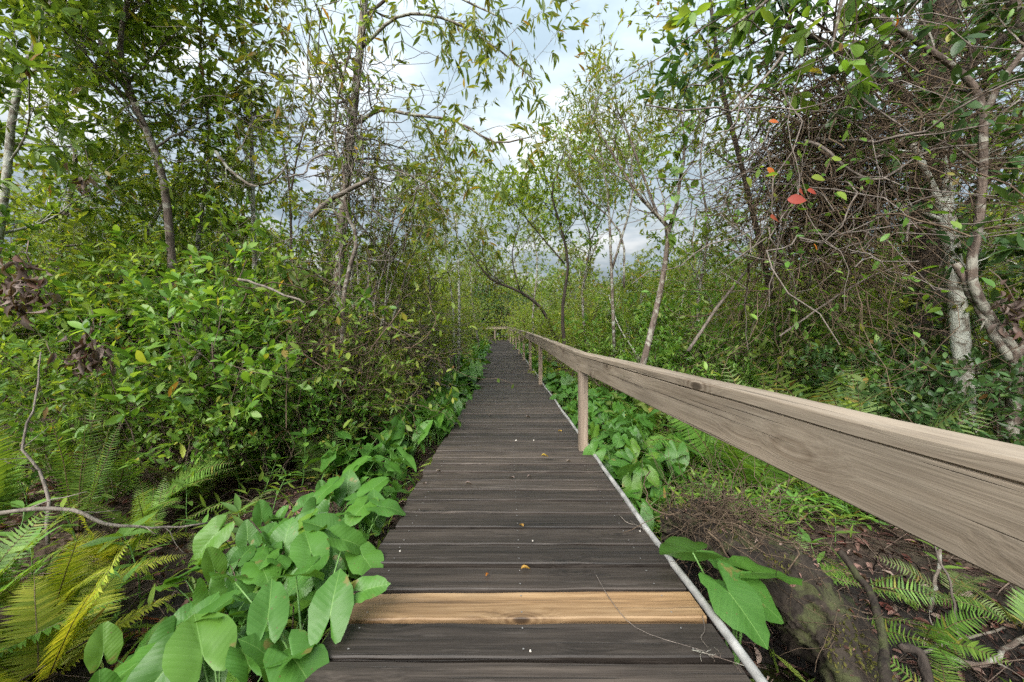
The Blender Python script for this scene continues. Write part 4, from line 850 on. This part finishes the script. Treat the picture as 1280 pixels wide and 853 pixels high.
nn = 130; g = Geo()
for p in top[r.integers(0, len(top), nn)]: tube(g, grow(p, r.normal(0, 1, 3)*np.array([1, 1, .3]), r.uniform(.06, .28), 6, .3, -.25, r), r.uniform(.001, .0022), 3)
g.build('rootlets', M['vine'], o)['kind'] = 'stuff'
branch('smooth grey root running down over the rotten log', [P(1050, 690, 1.98), P(1080, 730, 1.85), P(1100, 780, 1.7), P(1108, 860, 1.5)], .016, .02, M['mould'], 0, 12, 'root')
branch('dark bent root below the smooth grey root', [P(1125, 805, 1.75), P(1150, 820, 1.72), P(1165, 860, 1.65)], .018, .022, M['bark_dark'], 0, 10, 'root')

# ------------------------------------------------------------------ things lying on the planks
def fallen(label, px, py, size, mt, az, curl=T_CURL):
    g = Geo(); p = deck_pt(px, py, .012); leaves(g, curl, p[None]-np.array([[math.cos(az), math.sin(az), 0]])*size/2, np.array([[math.cos(az), math.sin(az), .25]]), np.array([[.15, .1, 1.]]), np.array([size]))
    tag(g.build('fallen_leaf', M[mt]), label, 'fallen leaf', 'fallen leaves on the planks')
fl = [('bright yellow fallen leaf on the planks behind the pale plank', 657, 713, .05, 'leaf_gold', .3), ('small orange leaf scrap on the plank beside the bright yellow leaf', 609, 721, .032, 'leaf_orange', 1.2), ('tan fallen leaf near the middle of the planks', 652, 659, .045, 'leaf_gold', 2),
 ('curled brown leaf on the left half of the planks', 586, 606, .06, 'leaf_dead', .2), ('curled grey-brown leaf near the left deck edge', 548, 590, .06, 'leaf_dead', 1), ('brown leaf scrap beside the left arum leaves', 531, 606, .05, 'leaf_dead', 2.2), ('grey curled leaf in the middle of the deck', 662, 597, .05, 'leaf_dead', .7),
 ('dark brown leaf left of the grey curled leaf', 640, 599, .05, 'leaf_dead', 2.6), ('yellow-brown leaf left of the first rail post', 681, 571, .07, 'leaf_gold', .1), ('dull leaf scrap close to the first rail post', 711, 578, .05, 'leaf_dead', .4), ('small brown leaf far along the planks', 612, 520, .07, 'leaf_dead', 1.4), ('brown leaf where the planks narrow', 660, 522, .08, 'leaf_dead', .5), ('dry leaf on the right half of the planks', 700, 540, .07, 'leaf_gold', 1.9)]
for f in fl: fallen(*f)
def chip(label, px, py, s):
    g = Geo(); p = deck_pt(px, py, .006); a = np.linspace(0, 6.28, 7)[:-1]; r1 = s*rng.uniform(.6, 1.1, 6)
    V = np.concatenate([np.stack([p[0]+r1*np.cos(a), p[1]+.8*r1*np.sin(a), np.full(6, p[2]-.004)], -1), np.stack([p[0]+.6*r1*np.cos(a), p[1]+.5*r1*np.sin(a), np.full(6, p[2]+.35*s)], -1)])
    g.add(V, [np.array([(i, (i+1) % 6, 6+(i+1) % 6, 6+i) for i in range(6)]), np.array([[6, 7, 8, 9, 10, 11]])]); tag(g.build('pale_chip', M['chip']), label, 'chip', 'pale chips on the planks')
for lab, px, py, s in (('pale chip in the middle of the deck beyond the curled leaf', 645, 551, .014), ('pale chip right of centre near the first post', 667, 551, .014), ('pale chip in front of the pale plank', 663, 815, .007), ('white speck on the plank right of the tan leaf', 666, 677, .007), ('pale chip by the left end of the dark planks', 500, 690, .007), ('white speck near the right ends of the planks', 800, 665, .007)): chip(lab, px, py, s)
def twig(label, pl, r, mat='twig', side=0, name='twig'):
    g = Geo(); q = spline([deck_pt(a, b, .008) for a, b in pl], 12); tube(g, q, np.linspace(r, r*.6, 12), 5)
    for k in range(side):
        i = int(rng.integers(1, 11)); d = rng.normal(0, 1, 3); d[2] = abs(d[2])*.2; tube(g, grow(q[i], d, rng.uniform(.02, .05), 3, .3), .0012, 3)
    tag(g.build(name, M[mat]), label, 'twig')
twig('long thin bent twig lying across the pale plank', [(743, 717), (765, 755), (800, 790), (885, 818)], .0016, 'vine_grey')
twig('reddish dry sprig on the plank beside the pipe', [(865, 815), (890, 822), (930, 835)], .002, 'bark_brown', 14, 'dry_sprig')
twig('pale curled tendril on the planks beside the pipe', [(878, 772), (881, 790), (876, 800), (885, 812)], .0016, 'deadwood')
twig('tan twig lying on the planks by the pipe', [(774, 645), (784, 655), (800, 660), (812, 672)], .0026, 'deadwood', 3)

# ------------------------------------------------------------------ litter and ground cover
def scatter(n, seed, xr=(-6, 6), yr=(.6, 11)):
    r = np.random.default_rng(seed); x = r.uniform(*xr, n); y = yr[0]+(yr[1]-yr[0])*r.random(n)**1.5; k = np.abs(x-.06) > .86; return x[k], y[k], r
x, y, r = scatter(15000, 3); n = len(x); g = Geo()
leaves(g, T_CURL, np.stack([x, y, gz(x, y)+r.uniform(.0, .03, n)], -1), np.stack([r.normal(0, 1, n), r.normal(0, 1, n), r.normal(.1, .3, n)], -1), np.array([0, 0, 1.])+r.normal(0, .5, (n, 3)), r.uniform(.03, .10, n))
tag(g.build('leaf_litter', M['litter']), 'brown dead leaf litter covering the ground on both sides', 'leaf litter', kind='stuff')
x, y, r = scatter(2600, 41, (.95, 4), (.9, 3.4)); n = len(x); g = Geo()
leaves(g, T_CURL, np.stack([x, y, gz(x, y)+r.uniform(.0, .04, n)], -1), np.stack([r.normal(0, 1, n), r.normal(0, 1, n), r.normal(.1, .35, n)], -1), np.array([0, 0, 1.])+r.normal(0, .6, (n, 3)), r.uniform(.015, .06, n))
leaves(g, leaf_tmpl([(.1, .012), (.9, .009)], 1.2, .05), np.stack([x+.05, y-.03, gz(x, y)+r.uniform(.0, .06, n)], -1), np.stack([r.normal(0, 1, n), r.normal(0, 1, n), r.normal(.05, .3, n)], -1), np.array([0, 0, 1.])+r.normal(0, .4, (n, 3)), r.uniform(.05, .3, n))
tag(g.build('leaf_litter', M['peat_bits']), 'dark wet litter and rootlets on the peat below the handrail', 'leaf litter', kind='stuff')
x, y, r = scatter(9000, 5); n = len(x); g = Geo()
leaves(g, leaf_tmpl([(.1, .008), (.9, .006)], 1.2, .05), np.stack([x, y, gz(x, y)+r.uniform(.01, .07, n)], -1), np.stack([r.normal(0, 1, n), r.normal(0, 1, n), r.normal(.05, .3, n)], -1), np.array([0, 0, 1.])+r.normal(0, .4, (n, 3)), r.uniform(.1, .5, n))
tag(g.build('twig_litter', M['twig']), 'fine dead twigs scattered over the ground litter', 'twig litter', kind='stuff')
x, y, r = scatter(26000, 8, (-6, 6), (1.7, 12)); k = (r.random(len(x)) < np.where(x > 0, np.where((y > 2.95), 1.0, .06), np.where(y > 3.4, .7, .35))); x, y = x[k], y[k]; n = len(x); g = Geo()
leaves(g, T_NARROW, np.stack([x, y, gz(x, y)+r.uniform(0, .22, n)], -1), np.stack([r.normal(0, .8, n), r.normal(0, .8, n), r.uniform(.0, 1, n)], -1), np.array([0, 0, 1.])+r.normal(0, .5, (n, 3)), r.uniform(.05, .19, n))
tag(g.build('undergrowth', M['leaf_mid']), 'low green undergrowth of small leaves and grass blades', 'undergrowth', kind='stuff')
x, y, r = scatter(11000, 28, (1.0, 5), (2.95, 6)); n = len(x); g = Geo()
leaves(g, T_LANCE, np.stack([x, y, gz(x, y)+r.uniform(0, .2, n)], -1), np.stack([r.normal(0, .9, n), r.normal(0, .9, n), r.uniform(-.1, .8, n)], -1), np.array([0, 0, 1.])+r.normal(0, .4, (n, 3)), r.uniform(.04, .12, n))
tag(g.build('undergrowth', M['leaf_bush']), 'low bright undergrowth on the bank behind the handrail', 'undergrowth', kind='stuff')
x, y, r = scatter(9000, 18, (-9, 9), (5, 26)); n = len(x); g = Geo(); z = gz(x, y)
k = np.abs(x) > 1.5; x, y, z = x[k], y[k], z[k]; n = len(x)
leaves(g, T_OVAL, np.stack([x, y, z+r.uniform(0, .5, n)], -1), np.stack([r.normal(0, .8, n), r.normal(0, .8, n), r.uniform(-.2, .8, n)], -1), np.array([0, 0, 1.])+r.normal(0, .5, (n, 3)), r.uniform(.1, .25, n))
tag(g.build('undergrowth', M['leaf_far']), 'farther green undergrowth between the background trees', 'undergrowth', kind='stuff')

# ------------------------------------------------------------------ background trees
TP = []
for k in range(6):
    h = (6.2, 5.2, 6.8, 4.6, 5.6, 6.5)[k]; ns = (1, 3, 1, 2, 2, 1)[k]; stems = []
    for i in range(ns):
        d = np.array([rng.normal(0, .12), rng.normal(0, .12), 1.])
        stems.append((grow((rng.normal(0, .08), rng.normal(0, .08), -.2), d, h*rng.uniform(.85, 1.05), 12, .07), np.linspace(.06, .015, 13)))
    TP.append(woody('tree', '', 'tree', stems, [dict(n=(15, 18) if ns == 1 else (8, 10), s=(.22, 1), ang=55, len=1.5, trop=.35, seg=5, rr=.4), dict(n=(6, 8), s=(.2, 1), ang=45, len=.6, trop=.15, seg=3, sides=3), dict(n=(2, 3), s=(.3, 1), ang=45, len=.3, trop=.05, seg=2, sides=3)],
        dict(t=T_FAR, n=8, size=.15, along=.5, dz=-.1, tip=1, flop=.6), (M['bark'], M['bark_pale'], M['twig'])[k % 3], (M['leaf_far'], M['leaf_olive'], M['leaf_far'], M['leaf_lime'], M['leaf_mid'], M['leaf_far'])[k], sides=6))
bt = []
r = np.random.default_rng(77)
for row, (yy, xl, step) in enumerate(((7.5, 4.0, 1.7), (9.5, 3.6, 1.8), (12, 3.2, 1.9), (15, 3.0, 2.1), (19, 3.0, 2.3), (24, 2.9, 2.6))):
    for sd in (-1, 1):
        x = xl
        while x < yy*1.35+2:
            bt.append((sd*x+r.normal(0, .4), yy+r.uniform(-1, 1), r.uniform(.68, 1.0))); x += step*r.uniform(.8, 1.3)
for x in np.arange(-26, 26, 2.3): bt.append((x+r.normal(0, .5), 31+r.uniform(-1.5, 2), r.uniform(.75, 1.1)))
for x in np.arange(-9, 9, 1.8): bt.append((x+r.normal(0, .4), 33+r.uniform(-1.5, 2.5), r.uniform(1.3, 1.75)))
for x in np.arange(-36, 36, 3.0): bt.append((x+r.normal(0, .5), 38+r.uniform(-2, 3), r.uniform(.9, 1.25)))
bt = [(x, y, s*(.85 if abs(x/y) < .16 and y < 29 else .5 if -.32 < x/y < .12 and y < 17 else .64 if .12 <= x/y < .5 and y < 17 else 1)) for x, y, s in bt if abs(x-deck_c(y)) > 2.0 or y > 29.5]
for side, nm in ((-1, 'left'), (1, 'right')):
    for i, (x, y, s) in enumerate(sorted([b for b in bt if b[0]*side > 0], key=lambda b: b[1])):
        kind = int(r.integers(0, 6))
        place(TP[kind], on(x, y, -.05) if y < 8 else (x, y, float(gz(x, y))), r.uniform(0, 6.28), s, '%s background tree in the wood on the %s, %s from the camera' % (('slender single-stemmed', 'olive three-stemmed', 'tall thin', 'yellow-green twin-stemmed', 'green twin-stemmed', 'tall pale green')[kind], nm, ordw(i+1)), 'background trees on the %s' % nm, (r.normal(0, .06), r.normal(0, .06)))
g = Geo(); r = np.random.default_rng(6); n = 9000; x = r.uniform(-12, 12, n); y = r.uniform(29.6, 40, n)
leaves(g, T_MED, np.stack([x, y, .3+3.4*r.random(n)**1.3], -1), r.normal(0, 1, (n, 3)), np.array([0, 0, 1.])+r.normal(0, .6, (n, 3)), r.uniform(.2, .42, n))
tag(g.build('undergrowth', M['leaf_mid']), 'green undergrowth beyond the far bend of the boardwalk', 'undergrowth', kind='stuff')
g = Geo(); r = np.random.default_rng(5); n = 26000; x = r.uniform(-75, 75, n); y = r.uniform(44, 56, n)
top = 8.5+1.2*np.sin(x*.35)+.9*np.sin(x*.9+1)+.6*np.sin(x*2.1); z = top*r.random(n)**.8
leaves(g, T_FAR, np.stack([x, y, z], -1), r.normal(0, 1, (n, 3)), np.array([0, 0, 1.])+r.normal(0, .6, (n, 3)), r.uniform(.4, .9, n))
tag(g.build('far_woodland', M['leaf_far']), 'far green wood closing the view beyond the trees', 'woodland', kind='stuff')
for pr in near_p+protos+small+BP+BP2+SP+fp+TP:
    if pr.name not in used:
        for c in children(pr): bpy.data.objects.remove(c)
        bpy.data.objects.remove(pr)

# ------------------------------------------------------------------ world, sun, camera
w = bpy.data.worlds.new('World'); scene.world = w; w.use_nodes = True; nt = w.node_tree; nt.nodes.clear()
SUN_EL, SUN_AZ = R(40), R(-155)      # azimuth measured from +Y towards +X
sky = N(nt, 'ShaderNodeTexSky'); sky.sky_type = 'NISHITA'; sky.sun_disc = False; sky.sun_elevation = SUN_EL; sky.sun_rotation = SUN_AZ; sky.air_density = 1.0; sky.dust_density = 2.0
tc = N(nt, 'ShaderNodeTexCoord'); sx = N(nt, 'ShaderNodeSeparateXYZ'); nt.links.new(tc.outputs['Generated'], sx.inputs[0])
zz = mth(nt, 'ADD', mth(nt, 'MAXIMUM', sx.outputs[2], 0.0), .22)
cb = N(nt, 'ShaderNodeCombineXYZ'); nt.links.new(mth(nt, 'DIVIDE', sx.outputs[0], zz), cb.inputs[0]); nt.links.new(mth(nt, 'DIVIDE', sx.outputs[1], zz), cb.inputs[1])
c1 = noise(nt, mapping(nt, cb.outputs[0], (1, 1, 1), (3.1, 1.7, 0)), 1.15, 7, .55, .3)
c2 = noise(nt, mapping(nt, cb.outputs[0], (1, 1.4, 1), (7.7, 2.2, 4)), 1.9, 6, .55, .2)
cloud = ramp(nt, c2, [(.34, (.46, .59, .70)), (.52, (.76, .89, .98)), (.70, (1.5, 1.52, 1.52))])
skyc = mix(nt, 1.0, sky.outputs[0], (.28, .28, .28), 'MULTIPLY')
zen = mth(nt, 'MULTIPLY_ADD', mth(nt, 'MAXIMUM', sx.outputs[2], 0.0), 2.75, .42)
cz = N(nt, 'ShaderNodeVectorMath'); cz.operation = 'SCALE'; nt.links.new(cloud, cz.inputs[0]); nt.links.new(zen, cz.inputs['Scale']); cloud = cz.outputs[0]
colr = mix(nt, ramp(nt, c1, [(.30, (.75, .75, .75)), (.5, (1, 1, 1))]), skyc, cloud)
bg = N(nt, 'ShaderNodeBackground'); nt.links.new(colr, bg.inputs[0]); bg.inputs[1].default_value = .10
wo = N(nt, 'ShaderNodeOutputWorld'); nt.links.new(bg.outputs[0], wo.inputs[0])
sd = bpy.data.lights.new('sun', 'SUN'); sd.energy = 1.5; sd.angle = R(50); sd.color = (1, .96, .9)
so = bpy.data.objects.new('sun', sd); COL.objects.link(so)
dirv = Vector((math.sin(SUN_AZ)*math.cos(SUN_EL), math.cos(SUN_AZ)*math.cos(SUN_EL), math.sin(SUN_EL)))
so.rotation_euler = (-dirv).to_track_quat('-Z', 'Y').to_euler(); so.location = (0, 0, 20)
cd = bpy.data.cameras.new('camera'); cam = bpy.data.objects.new('camera', cd); COL.objects.link(cam); scene.camera = cam
cam.location = (0, 0, EYE); cam.rotation_euler = (R(90), 0, 0)
cd.sensor_width = 36; cd.lens = 36*F/1280; cd.shift_x = 5/1280; cd.shift_y = -6.5/1280; cd.clip_end = 2000; cd.clip_start = .05
scene.view_settings.view_transform = 'Standard'; scene.view_settings.look = 'None'; scene.view_settings.exposure = 2.62; scene.view_settings.gamma = 1; scene.view_settings.use_curve_mapping = False
scene.cycles.use_denoising = False; scene.cycles.use_light_tree = False; scene.cycles.caustics_reflective = False; scene.cycles.caustics_refractive = False
scene.cycles.max_bounces = 5; scene.cycles.diffuse_bounces = 3; scene.cycles.transmission_bounces = 3; scene.cycles.adaptive_threshold = .03; scene.cycles.glossy_bounces = 2
